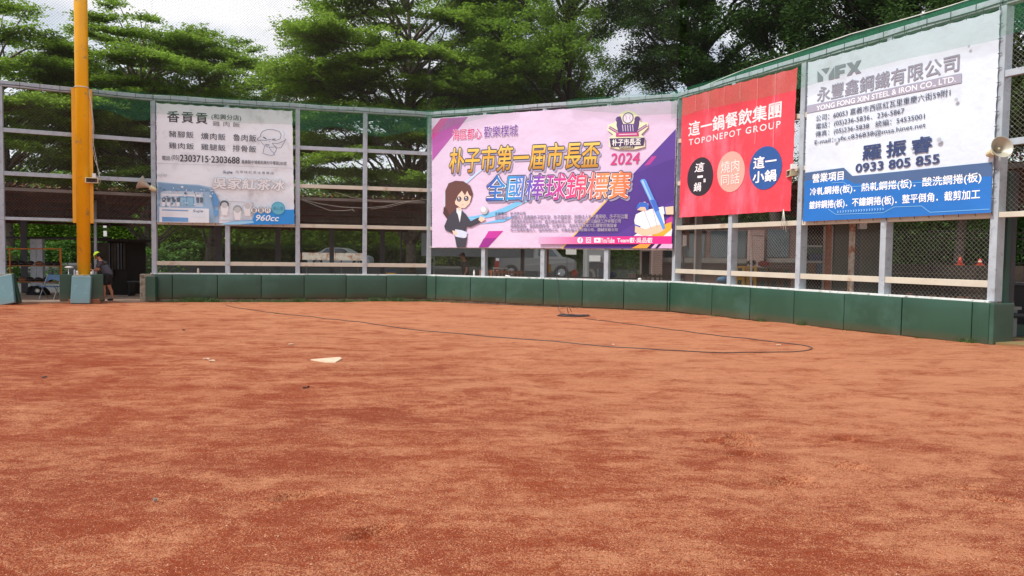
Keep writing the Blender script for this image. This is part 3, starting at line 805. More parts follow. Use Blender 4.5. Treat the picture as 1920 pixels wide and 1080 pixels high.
    def line(s, pts, w, color, name='print_line', off=None):
        off = s.nxt() if off is None else off
        q = [s.az(*p) for p in pts]; g = MB()
        for (a, z), (a2, z2) in zip(q[:-1], q[1:]):
            L = math.hypot(a2 - a, z2 - z)
            if L < 1e-5: continue
            n = max(1, int(L / 0.2)); nx_, nz_ = -(z2 - z) / L * w / 2, (a2 - a) / L * w / 2
            for i in range(n):
                t0, t1 = i / n, (i + 1) / n
                f = lambda t, sgn: s.P(a + (a2 - a) * t + sgn * nx_, z + (z2 - z) * t + sgn * nz_, off)
                g.add([f(t0, -1), f(t1, -1), f(t1, 1), f(t0, 1)], [(0, 1, 2, 3)])
        return g.build(name, pm(color), s.root)
    def text(s, txt, tl, br, color, bold=0.0, shear=0.0, name='lettering', spacing=1.0, outline=None, ow=0.05, shadow=None):
        a0, z1 = s.az(*tl); a1, z0 = s.az(*br)
        rect = (a0, a1, z0, z1)
        if shadow: TEXTS.append((s, txt, (a0 + .05, a1 + .05, z0 - .05, z1 - .05), shadow, bold + ow, shear, spacing, s.nxt(), 'letter_shadow', bold))
        if outline: TEXTS.append((s, txt, rect, outline, bold + ow, shear, spacing, s.nxt(), 'letter_outline', bold))
        TEXTS.append((s, txt, rect, color, bold, shear, spacing, s.nxt(), name, bold))
TEXTS = []

mat('cloth_b1', srgb(226, 234, 242), 0.5, 0, var=0.04, vscale=0.8, bump=0.02, bscale=2.2, stain=srgb(198, 202, 208), stain_amt=0.3, stain_scale=1.2)
mat('cloth_b2', srgb(218, 198, 226), 0.45, 0, var=0.05, vscale=0.5, bump=0.04, bscale=1.3)
mat('cloth_b3', srgb(220, 66, 80), 0.42, 0, var=0.06, vscale=1.0, bump=0.03, bscale=2.4, stain=srgb(234, 104, 122), stain_amt=0.5, stain_scale=0.8, vstretch=(1.4, 1.4, 0.5))
mat('cloth_b4', srgb(208, 219, 232), 0.45, 0, var=0.04, vscale=0.8, bump=0.02, bscale=2.6, stain=srgb(196, 203, 214), stain_amt=0.3, stain_scale=1.4)

# --- banner 1: the rice and tea shop
K1 = lambda x, y: (280 + x / 3.5556, 180 + y / 3.5556)
b1 = Banner(fs1, [(43, 43), (955, 97), (970, 859), (50, 843)], 'white restaurant menu banner with blue bottom corner left of the open fence bays', 'cloth_b1', K1, seed=1, wr=0.006, step=0.0007)
dk = (52, 58, 62)
b1.text('香貢貢', (118, 97), (388, 188), dk, bold=0.03, spacing=1.25)
b1.text('(和興分店)', (414, 118), (612, 170), dk, bold=0.015)
b1.text('雞肉飯', (422, 166), (604, 208), (110, 112, 118), spacing=1.6)
for t, p, q in (('豬腳飯', (130, 230), (296, 282)), ('爌肉飯', (345, 243), (508, 296)), ('魯肉飯', (558, 252), (712, 306)),
                ('雞肉飯', (130, 308), (298, 357)), ('雞腿飯', (345, 317), (508, 367)), ('排骨飯', (555, 325), (712, 377))):
    b1.text(t, p, q, (60, 66, 78), bold=0.008, spacing=1.1)
b1.text('電話:', (85, 397), (145, 430), (80, 82, 88), bold=0.01)
b1.text('(05)', (148, 392), (200, 434), (70, 70, 76), bold=0.01)
b1.text('2303715·2303688', (203, 390), (603, 453), (58, 58, 64), bold=0.035)
b1.text('嘉義縣中埔鄉和興村中華路285號', (615, 425), (915, 463), (84, 84, 92), bold=0.012)
b1.line([(50, 448), (400, 460), (955, 482)], 0.012, (190, 194, 200))
b1.text('Sujie', (490, 497), (555, 524), (40, 60, 96), bold=0.02, shear=0.2)
b1.text('古早味紅茶冰專賣店', (574, 496), (830, 524), (110, 116, 128), spacing=1.3)
b1.text('ujie', (55, 512), (118, 545), (190, 194, 200), bold=0.01, shear=0.2)
# pale store picture, drawn as flat shapes
b1.poly([(55, 572), (200, 586), (330, 592), (420, 612), (462, 690), (462, 846), (52, 842)], (150, 184, 212))
b1.poly([(60, 580), (210, 592), (330, 600), (400, 620), (440, 700), (440, 820), (400, 640), (120, 632), (62, 700)], (120, 158, 192))
b1.poly([(75, 640), (120, 632), (330, 640), (360, 656), (360, 740), (75, 738)], (188, 208, 224))
b1.poly([(85, 652), (345, 660), (345, 672), (85, 664)], (226, 232, 238))
b1.poly([(195, 668), (300, 670), (302, 736), (196, 734)], (110, 160, 196))
b1.poly([(205, 676), (245, 677), (245, 732), (206, 731)], (150, 196, 220)); b1.poly([(252, 677), (292, 678), (292, 732), (252, 732)], (140, 188, 216))
for x in (84, 118, 150, 182): b1.poly([(x, 708), (x + 22, 709), (x + 20, 736), (x + 2, 735)], (232, 236, 240)); b1.poly([(x, 676), (x + 26, 676), (x + 22, 706), (x + 4, 706)], (96, 112, 126))
for x in (312, 338): b1.poly([(x, 676), (x + 22, 676), (x + 20, 712), (x + 2, 712)], (92, 108, 124))
for _k in range(70):   # busy shop interior printed in blues
    _x = random.uniform(62, 430); _y = random.uniform(598 + max(0, _x - 330) * .3, 738); _w = random.uniform(4, 18); _h = random.uniform(4, 14)
    b1.poly([(_x, _y), (_x + _w, _y + _w * .05), (_x + _w * .9, _y + _h), (_x, _y + _h)], random.choice([(106, 138, 168), (206, 220, 234), (84, 110, 136), (170, 200, 224), (122, 166, 206), (226, 232, 238)]))
b1.poly([(70, 742), (400, 752), (402, 846), (70, 842)], (222, 230, 238))
b1.poly([(88, 756), (262, 762), (262, 770), (88, 764)], (110, 160, 205)); b1.poly([(88, 806), (262, 812), (262, 840), (88, 838)], (104, 160, 214))
b1.poly([(285, 758), (372, 762), (372, 812), (285, 808)], (216, 228, 240)); b1.text('Sujie', (292, 758), (362, 782), (40, 70, 110), bold=0.02, shear=0.2)
b1.poly([(425, 650), (445, 652), (462, 700), (462, 740), (430, 730)], (88, 150, 206)); b1.poly([(432, 760), (462, 764), (462, 800), (434, 796)], (96, 158, 212))
b1.line([(470, 700), (695, 712), (700, 830), (480, 828)], 0.02, (180, 186, 194))
for (cx, cy, cc) in ((503, 725, (70, 84, 98)), (590, 756, (150, 156, 160)), (656, 730, (206, 210, 216))):
    b1.disc((cx, cy), (cx, cy - 28), cc); b1.poly([(cx - 26, cy + 8), (cx + 26, cy + 10), (cx + 18, cy + 72), (cx - 18, cy + 70)], (226, 229, 232)); b1.disc((cx, cy + 4), (cx, cy - 16), (190, 194, 198))
b1.poly([(462, 858), (560, 836), (690, 828), (706, 770), (720, 762), (966, 758), (969, 855), (800, 858)], (38, 142, 222))
b1.poly([(462, 858), (560, 838), (690, 832), (700, 846), (600, 858)], (150, 206, 240))
for (cx, t) in ((699, '重'), (745, '量'), (790, '杯')):
    b1.disc((cx, 763), (cx, 740), (96, 106, 118)); b1.disc((cx, 763), (cx, 743), (232, 234, 238)); b1.text(t, (cx - 14, 748), (cx + 14, 778), (84, 84, 88), bold=0.01)
b1.disc((860, 750), (860, 706), (96, 178, 204)); b1.ring((860, 750), (860, 706), 0.02, (60, 140, 180)); b1.text('良心茶', (828, 738), (894, 765), (44, 110, 150))
b1.text('960cc', (712, 792), (866, 836), (240, 246, 252), bold=0.03, shear=0.25)
b1.text('吳家紅茶冰', (420, 540), (905, 636), (226, 228, 232), bold=0.05, outline=(150, 150, 158), ow=0.05, shear=0.1)
# line drawing of a cook
lc = (92, 104, 128)
b1.line([(725, 300), (722, 288), (745, 270), (742, 262), (755, 240), (790, 226), (830, 228), (868, 240), (880, 262), (872, 290), (840, 300), (800, 292), (772, 300), (750, 296), (725, 300)], 0.018, lc)
b1.line([(742, 300), (760, 325), (790, 342), (826, 345), (850, 338)], 0.014, lc)
b1.line([(820, 318), (858, 320), (905, 300), (912, 290), (880, 348), (845, 350), (835, 335), (820, 318)], 0.016, lc)
b1.line([(770, 335), (758, 385), (790, 395), (822, 400), (845, 370), (850, 345)], 0.016, lc)
b1.line([(890, 235), (905, 255), (896, 275), (908, 290)], 0.012, (150, 176, 204)); b1.line([(800, 345), (815, 370), (830, 380), (838, 400)], 0.014, (70, 110, 176))
b1.line([(760, 276), (782, 290)], 0.035, (60, 64, 74)); b1.line([(822, 292), (842, 290)], 0.03, (60, 64, 74)); b1.line([(776, 328), (802, 330)], 0.03, (80, 96, 130)); b1.line([(800, 300), (806, 312)], 0.012, lc)

# --- banner 2: the championship
K2 = lambda x, y: (800 + x / 3.6, 180 + y / 3.6)
b2 = Banner(fs2, [(33, 150), (1694, 30), (1662, 1030), (35, 1023)], 'wide lilac baseball championship banner with gold and rainbow Chinese title', 'cloth_b2', K2, sag=0.015, ties=16, wr=0.003, seed=2, step=0.0006)
b2.poly([(96, 152), (278, 141), (38, 438), (36, 228)], (170, 84, 164)); b2.poly([(36, 228), (96, 152), (150, 148), (38, 300)], (196, 66, 150))
b2.poly([(418, 912), (518, 910), (415, 1021), (352, 1022)], (196, 52, 160)); b2.poly([(386, 960), (470, 958), (415, 1021), (352, 1022)], (150, 40, 140))
b2.poly([(1682, 222), (1662, 1028), (918, 1028)], (88, 58, 150)); b2.poly([(1400, 520), (1676, 420), (1670, 700), (1290, 930), (1010, 938)], (78, 50, 140))
b2.line([(1215, 703), (1100, 826), (914, 1028)], 0.05, (236, 200, 110))
b2.poly([(1520, 408), (1554, 405), (1508, 462), (1468, 472)], (186, 60, 150)); b2.poly([(1582, 868), (1660, 800), (1660, 862)], (190, 60, 150))
# blue swooshes
for k, (c1, c2) in enumerate((((148, 204, 242), 0), ((90, 186, 240), 6), ((190, 220, 246), 14), ((120, 196, 240), 22))):
    top = []; bot = []
    for i in range(22):
        t = i / 21; x = 240 + t * (760 - 40 * k); y = 850 - 30 * k * 0.6 - 300 * t ** 1.35 + (18 * k) * math.sin(t * 3) + c2
        w = 20 * math.sin(math.pi * min(1, t * 1.02)) ** 0.8 * (0.45 + 0.16 * k)
        top.append((x, y - w)); bot.append((x, y + w))
    b2.poly(top + bot[::-1], c1)
b2.poly([(250, 590), (330, 520), (450, 440), (340, 530), (262, 600)], (190, 216, 246))
b2.poly([(270, 872), (520, 850), (620, 800), (380, 860)], (110, 190, 240))
# title lettering
GOLD = ramp_mat('gold_print', [(0.0, (176, 116, 40)), (0.45, (236, 196, 84)), (0.6, (214, 160, 56)), (1.0, (246, 214, 110))], 2)
RAIN = ramp_mat('rainbow_print', [(0.0, (64, 70, 180)), (0.17, (40, 160, 224)), (0.34, (110, 80, 190)), (0.5, (196, 64, 160)), (0.66, (232, 70, 120)), (0.84, (240, 150, 90)), (1.0, (238, 110, 70))], 0)
b2.text('海區都心', (176, 226), (372, 290), (206, 50, 120), bold=0.03, outline=(244, 232, 244), ow=0.05)
b2.text('歡樂樸城', (388, 206), (616, 270), (112, 62, 156), bold=0.03, outline=(244, 232, 244), ow=0.05)
b2.text('朴子市第一屆市長盃', (155, 352), (1168, 486), GOLD, bold=0.035, shear=0.14, outline=(50, 48, 66), ow=0.075, shadow=(160, 156, 188))
b2.text('2024', (1240, 388), (1438, 459), (206, 56, 130), bold=0.02, shear=0.15)
b2.text('全國棒球錦標賽', (405, 536), (1380, 694), (246, 240, 248), bold=0.075, shear=0.14, outline=(44, 46, 66), ow=0.07, shadow=(150, 146, 180))
b2.text('全國棒球錦標賽', (405, 536), (1380, 694), RAIN, bold=0.030, shear=0.14)
sc_ = (86, 78, 118)
b2.text('主辦單位：朴子市公所', (462, 783), (670, 804), sc_, bold=0.01)
b2.text('贊助單位：財團法人嘉義縣朴子配天宮．朴子鎮安宮．財團法人朴子高明寺、朴子天公壇', (462, 806), (1358, 828), sc_, bold=0.01, outline=(232, 220, 240), ow=0.05)
b2.text('億星廣告股份有限公司．鑫立建設有限公司．登豐粧企文化藝術工作有限公司', (567, 836), (1312, 857), sc_, bold=0.01, outline=(232, 220, 240), ow=0.05)
b2.text('嘉義縣議會．嘉義縣體育會．台灣中油．海峽友誼教育文化體育交流協會', (567, 864), (1285, 886), sc_, bold=0.01, outline=(232, 220, 240), ow=0.05)
b2.text('松江慈輝財團法人．富邦育樂公司．中美金屬企業有限公司．懋誠有限公司', (567, 893), (1290, 914), sc_, bold=0.01, outline=(232, 220, 240), ow=0.05)
# woman in a dark suit holding up a ball
hb, hb2, skn, suit = (100, 64, 60), (76, 48, 48), (240, 206, 186), (62, 62, 74)
b2.poly([(150, 600), (120, 660), (112, 730), (135, 770), (150, 700)], (208, 206, 230))
b2.poly([(196, 572), (150, 590), (128, 640), (128, 740), (112, 790), (140, 830), (190, 812), (218, 760), (262, 730), (300, 712), (314, 660), (296, 606), (250, 576)], hb)
b2.poly([(118, 748), (140, 764), (160, 810), (140, 828), (114, 794)], hb2)
b2.poly([(188, 662), (196, 730), (232, 756), (262, 756), (292, 726), (304, 680), (296, 640), (240, 628), (200, 640)], skn)
b2.poly([(178, 650), (200, 600), (250, 590), (296, 612), (308, 682), (290, 670), (276, 640), (262, 672), (240, 640), (214, 670), (196, 712), (180, 700)], hb)
b2.disc((222, 696), (222, 678), (64, 60, 70)); b2.disc((270, 692), (270, 674), (64, 60, 70)); b2.disc((222, 700), (222, 690), (120, 126, 140)); b2.disc((270, 696), (270, 686), (120, 126, 140)); b2.disc((220, 689), (220, 684), (240, 240, 244)); b2.disc((268, 685), (268, 680), (240, 240, 244))
b2.line([(240, 733), (252, 735)], 0.012, (176, 84, 84))
b2.poly([(205, 756), (240, 766), (236, 800), (222, 880), (205, 800)], (232, 232, 240)); b2.poly([(214, 752), (238, 758), (234, 776), (214, 772)], skn)
b2.poly([(196, 770), (150, 812), (122, 880), (130, 906), (188, 930), (210, 900), (196, 940), (260, 940), (272, 882), (300, 884), (370, 850), (352, 820), (300, 846), (270, 800), (240, 772), (228, 860), (214, 800)], suit)
b2.poly([(196, 900), (196, 950), (270, 960), (278, 920), (240, 906)], (206, 218, 240))
b2.poly([(192, 946), (206, 1022), (264, 1022), (276, 950), (250, 964)], suit)
b2.poly([(352, 836), (366, 812), (392, 820), (398, 836), (372, 852)], skn); b2.poly([(176, 908), (206, 912), (212, 936), (186, 938)], skn)
b2.disc((392, 772), (392, 744), (186, 186, 194)); b2.disc((386, 766), (386, 746), (228, 228, 232))
# emblem with crossed bats
cr_, pu = (226, 226, 190), (84, 62, 120)
b2.poly([(1360, 98), (1320, 112), (1292, 140), (1268, 182), (1226, 196), (1220, 230), (1262, 262), (1236, 282), (1232, 345), (1296, 362), (1410, 362), (1476, 344), (1474, 282), (1450, 262), (1496, 214), (1496, 180), (1446, 178), (1440, 140), (1400, 108)], cr_)
for p, q in (((1234, 212), (1330, 268)), ((1490, 198), (1390, 262))): b2.line([p, q], 0.085, (60, 46, 84)); b2.line([p, q], 0.045, (196, 150, 180))
b2.poly([(1288, 148), (1310, 136), (1330, 190), (1400, 190), (1412, 140), (1440, 150), (1436, 200), (1420, 262), (1300, 262), (1284, 200)], pu)
b2.ring((1298, 160), (1298, 140), 0.03, pu); b2.ring((1424, 158), (1424, 138), 0.03, pu)
b2.disc((1362, 150), (1362, 112), (74, 56, 104)); b2.disc((1362, 150), (1362, 118), (226, 222, 236)); b2.line([(1345, 130), (1352, 150), (1346, 170)], 0.012, (180, 80, 120)); b2.line([(1378, 130), (1372, 150), (1378, 170)], 0.012, (180, 80, 120))
for x in (1325, 1342, 1359, 1376, 1393): b2.line([(x, 196), (x + 4, 240)], 0.022, (214, 204, 228))
b2.poly([(1282, 250), (1432, 246), (1436, 272), (1280, 276)], (186, 70, 130)); b2.line([(1300, 262), (1420, 258)], 0.02, (236, 226, 236))
b2.poly([(1238, 288), (1475, 282), (1466, 336), (1246, 346)], (64, 48, 92)); b2.text('朴子市長盃', (1256, 294), (1448, 331), (240, 240, 236), bold=0.04)
b2.poly([(1296, 340), (1408, 336), (1400, 354), (1304, 358)], (64, 48, 92)); b2.text('BASEBALL', (1306, 341), (1398, 353), (216, 210, 170), bold=0.01)
# batter swinging a blue bat
b2.poly([(1400, 945), (1460, 900), (1640, 870), (1660, 900), (1655, 946)], (236, 236, 240))
b2.poly([(1520, 946), (1570, 880), (1655, 850), (1655, 900), (1600, 946)], (240, 176, 50))
b2.poly([(1415, 800), (1470, 772), (1560, 756), (1600, 790), (1610, 860), (1560, 900), (1470, 920), (1412, 886), (1404, 840)], (238, 240, 246))
b2.poly([(1560, 756), (1668, 744), (1668, 800), (1610, 800)], (236, 206, 176)); b2.poly([(1540, 758), (1600, 746), (1612, 796), (1560, 800)], (238, 240, 246)); b2.line([(1606, 748), (1614, 800)], 0.04, (60, 96, 190))
b2.poly([(1410, 876), (1480, 900), (1560, 870), (1596, 866), (1610, 906), (1560, 930), (1470, 944), (1408, 920)], (234, 202, 172)); b2.line([(1404, 868), (1446, 884)], 0.04, (60, 96, 190))
b2.line([(1470, 770), (1520, 900)], 0.014, (150, 160, 190)); b2.line([(1530, 762), (1560, 890)], 0.014, (150, 160, 190))
b2.poly([(1444, 572), (1456, 562), (1476, 562), (1486, 576), (1560, 742), (1614, 890), (1598, 904), (1540, 778)], (96, 156, 232)); b2.poly([(1452, 576), (1464, 568), (1520, 700), (1512, 704)], (160, 202, 246)); b2.poly([(1512, 704), (1546, 700), (1574, 770), (1546, 782)], (62, 108, 206))
b2.poly([(1430, 740), (1440, 722), (1476, 714), (1500, 730), (1496, 772), (1460, 776), (1424, 770)], (232, 196, 168))
b2.poly([(1420, 756), (1430, 728), (1460, 716), (1490, 722), (1504, 744), (1500, 772), (1486, 770), (1478, 750), (1446, 750), (1426, 768)], (52, 108, 206))
b2.poly([(1385, 1028), (1450, 996), (1520, 996), (1490, 1028)], (240, 160, 60)); b2.poly([(1518, 1028), (1548, 996), (1572, 996), (1545, 1028)], (214, 180, 220)); b2.poly([(1565, 1028), (1592, 998), (1662, 998), (1660, 1029)], (222, 184, 222))
BAR = ramp_mat('bar_print', [(0.0, (214, 178, 214)), (0.35, (226, 90, 160)), (0.6, (230, 40, 140)), (1.0, (232, 36, 140))], 0)
b2.poly([(760, 952), (1658, 946), (1657, 999), (760, 1000)], BAR)
wt = (248, 244, 248)
b2.disc((1040, 974), (1040, 954), wt); b2.text('f', (1035, 960), (1048, 992), (224, 50, 146), bold=0.05)
b2.poly([(1080, 956), (1113, 955), (1113, 992), (1080, 992)], wt); b2.poly([(1084, 960), (1109, 959), (1109, 988), (1084, 988)], (224, 50, 146)); b2.disc((1096, 974), (1096, 964), wt); b2.disc((1096, 974), (1096, 968), (224, 50, 146))
b2.poly([(1134, 958), (1178, 957), (1178, 990), (1134, 990)], wt); b2.poly([(1150, 965), (1150, 983), (1165, 974)], (224, 50, 146))
b2.text('YouTube', (1181, 958), (1272, 992), wt, bold=0.03); b2.text('Team叡·吳品叡', (1290, 955), (1528, 993), wt, bold=0.03)

# --- banner 3: the red restaurant group
K3 = lambda x, y: (1260 + x / 3.375, 110 + y / 3.375)
b3 = Banner(fs3, [(63, 246), (793, 52), (752, 965), (47, 1007)], 'red restaurant group banner with black, beige and blue discs', 'cloth_b3', K3, sag=0.03, ties=9, wr=0.014, seed=3)
b3.text('這一鍋餐飲集團', (106, 402), (692, 371), (238, 226, 228), bold=0.035)
b3.text('TOPONEPOT GROUP', (108, 511), (688, 436), (236, 222, 224), bold=0.02, spacing=1.25)
b3.disc((178, 746), (178, 624), (44, 40, 48)); b3.disc((374, 716), (374, 588), (222, 164, 152)); b3.disc((592, 692), (592, 555), (38, 84, 150))
b3.text('這', (146, 662), (204, 712), wt, bold=0.02, shear=0.1); b3.text('一', (164, 742), (196, 752), wt, bold=0.03); b3.text('鍋', (142, 786), (186, 838), wt, bold=0.02, shear=0.1)
b3.poly([(201, 760), (214, 759), (214, 782), (201, 783)], (210, 208, 208))
b3.text('燒肉', (314, 652), (430, 712), (240, 226, 220), bold=0.01); b3.text('同話', (314, 736), (430, 790), (240, 226, 220), bold=0.01)
b3.text('這一', (522, 624), (662, 682), wt, bold=0.045); b3.text('小鍋', (517, 716), (662, 774), wt, bold=0.045)
for x0, y0, y1 in ((240, 200, 330), (338, 172, 300), (440, 150, 260), (545, 118, 540), (658, 88, 560), (152, 225, 330)):   # old fold creases, worn pale
    b3.line([(x0, y0), (x0 - 12 * (y1 - y0) / 400, y1)], 0.012, (238, 150, 160))

# --- banner 4: the steel company
K4 = lambda x, y: (1490 + x / 2.5116, y / 2.5116)
b4 = Banner(fs3, [(65, 292), (970, 43), (930, 1002), (40, 1044)], 'white and blue steel company banner at the right end of the fence', 'cloth_b4', K4, sag=0.025, ties=14, wr=0.012, seed=4)
gy = (132, 134, 148)
# blocky three letter logo
b4.poly([(109, 334), (134, 362), (134, 382), (109, 387)], gy); b4.poly([(126, 326), (166, 317), (148, 348)], gy); b4.poly([(186, 314), (187, 371), (160, 377), (160, 356)], gy)
b4.poly([(190, 311), (240, 299), (240, 314), (210, 322), (210, 332), (234, 328), (234, 342), (210, 348), (210, 366), (190, 370)], gy)
b4.poly([(244, 298), (268, 292), (280, 308), (290, 288), (312, 281), (292, 320), (312, 342), (288, 348), (278, 334), (266, 352), (244, 358), (266, 326)], gy)
b4.text('永豐鑫鋼鐵有限公司', (108, 413), (778, 335), (140, 142, 156), bold=0.03)
b4.poly([(62, 498), (790, 345), (789, 390), (60, 534)], (158, 158, 176))
b4.text('YONG FONG XIN STEEL & IRON CO., LTD.', (106, 499), (762, 390), (232, 234, 240), bold=0.03)
tk = (62, 72, 96)
b4.text('公司：60053 嘉義市西區紅瓦里重慶六街59附1', (105, 544), (736, 452), tk, bold=0.004)
b4.text('電話：(05)236-5836．236-5867', (105, 582), (517, 541), tk, bold=0.004)
b4.text('傳真：(05)236-5838   統編：54535001', (103, 620), (613, 566), tk, bold=0.004)
b4.text('E-mail：yfx.c836838@msa.hinet.net', (100, 660), (618, 606), tk, bold=0.004)
b4.text('羅振睿', (322, 684), (652, 716), (48, 66, 110), bold=0.045, spacing=1.35)
b4.text('0933 805 855', (290, 772), (686, 770), (48, 66, 110), bold=0.045)
b4.poly([(52, 814), (234, 790), (276, 829), (934, 764), (932, 832), (46, 880)], (70, 98, 140))
b4.poly([(50, 852), (230, 836), (290, 866), (932, 830), (930, 1002), (40, 1044)], (28, 108, 188))
b4.poly([(930, 832), (932, 764), (934, 764), (934, 830)], (70, 98, 140))
b4.text('營業項目', (88, 820), (234, 848), (236, 240, 246), bold=0.04)
b4.text('冷軋鋼捲(板)．熱軋鋼捲(板)．酸洗鋼捲(板)', (76, 886), (884, 864), (240, 244, 250), bold=0.03)
b4.text('鍍鋅鋼捲(板)．不鏽鋼捲(板)．整平倒角．截剪加工', (73, 948), (878, 944), (240, 244, 250), bold=0.03)
lb = (120, 180, 228)
b4.line([(165, 985), (200, 1010), (420, 1002), (470, 975), (600, 970), (640, 1000), (925, 985)], 0.012, lb)
b4.line([(180, 862), (235, 858), (265, 880), (760, 850)], 0.012, lb)
for k in range(18): b4.line([(208 + k * 12.5, 1003 - k * .8), (213 + k * 12.5, 998 - k * .8), (208 + k * 12.5, 993 - k * .8)], 0.014, (150, 200, 236))
for (x, y, r_) in ((690, 660, 14), (770, 470, 10), (200, 660, 9), (830, 220, 7), (560, 700, 6)):   # dents where balls struck, their shade painted as grey discs
    b4.disc((x, y), (x, y - r_), (190, 196, 206)); b4.disc((x + 2, y + 1), (x + 2, y - r_ * .6), (170, 176, 188))

# turn all lettering into real print on the cloths
def make_texts():
    objs = []
    for (bn, txt, rect, color, bold, shear, spacing, off, name, ref) in TEXTS:
        c = bpy.data.curves.new('lettering', 'FONT'); c.body = txt; c.size = 1.0; c.resolution_u = 3
        c.offset = 0.0; c.shear = shear; c.space_character = spacing; c.fill_mode = 'FRONT'
        c.dimensions = '2D'
        o = bpy.data.objects.new('lettering_source', c); COL.objects.link(o); objs.append(o)
    bpy.context.view_layer.update()
    dg = bpy.context.evaluated_depsgraph_get()
    for o, (bn, txt, rect, color, bold, shear, spacing, off, name, ref) in zip(objs, TEXTS):
        me = bpy.data.meshes.new_from_object(o.evaluated_get(dg))
        bm = bmesh.new(); bm.from_mesh(me)
        kx = (rect[1] - rect[0]) / max(1e-6, max(v.co.x for v in bm.verts) - min(v.co.x for v in bm.verts))
        for _ in range(3):
            L = [e for e in bm.edges if e.calc_length() * kx > 0.2]
            if not L: break
            bmesh.ops.subdivide_edges(bm, edges=L, cuts=1); bmesh.ops.triangulate(bm, faces=bm.faces)
        bm.to_mesh(me); bm.free()
        n = len(me.vertices)
        co = np.zeros(n * 3); me.vertices.foreach_get('co', co); co = co.reshape(-1, 3)
        if n == 0: continue
        x0, x1 = co[:, 0].min(), co[:, 0].max(); y0, y1 = co[:, 1].min(), co[:, 1].max()
        a0, a1, z0, z1 = rect
        rb = bold * 0.5; rr = ref * 0.5            # heavier weights: the strokes are laid several times, slightly shifted
        sx = (a1 - a0) / (x1 - x0 + 2 * rr); sz = (z1 - z0) / max(1e-6, (y1 - y0 + 2 * rr))
        A = a0 + (co[:, 0] - x0 + rr) * sx; Z = z0 + (co[:, 1] - y0 + rr) * sz
        W = np.array(parent_world(bn.root)); fr = bn.fr
        m_ = 1 if rb == 0 else (7 if rb < .03 else 11)
        fidx = [tuple(p.vertices) for p in me.polygons]
        allv = []; allf = []; q0 = 0
        O = np.array(fr.A); U = np.array(fr.u); Nn = np.array(fr.n); q = bn.seed * 1.7
        for k in range(m_):
            r_ = 0 if k == 0 else rb; th = 2 * math.pi * k / max(1, m_ - 1)
            aa = A + r_ * sx * math.cos(th); zz = Z + r_ * sz * math.sin(th)
            dd = bn.wr * (np.sin(1.9 * aa + 0.7 * zz + q) + 0.6 * np.sin(3.1 * zz - 1.3 * aa + q * 2) + 0.35 * np.sin(5.2 * aa + 1.1 * zz + q))
            oo = bn.b + off + dd + 0.00004 * k
            allv.append(O[None] + aa[:, None] * U + oo[:, None] * Nn + zz[:, None] * np.array((0, 0, 1.)) - W)
            allf += [tuple(i + q0 for i in f) for f in fidx]; q0 += n
        me = bpy.data.meshes.new(name); me.from_pydata(np.concatenate(allv).tolist(), [], allf)
        me.materials.clear(); me.materials.append(pm(color) if isinstance(color, tuple) else color)
        me.update(); me.name = name
        q = bpy.data.objects.new(name, me); COL.objects.link(q); q.parent = bn.root
    for o in objs:
        c = o.data; bpy.data.objects.remove(o); bpy.data.curves.remove(c)
make_texts()
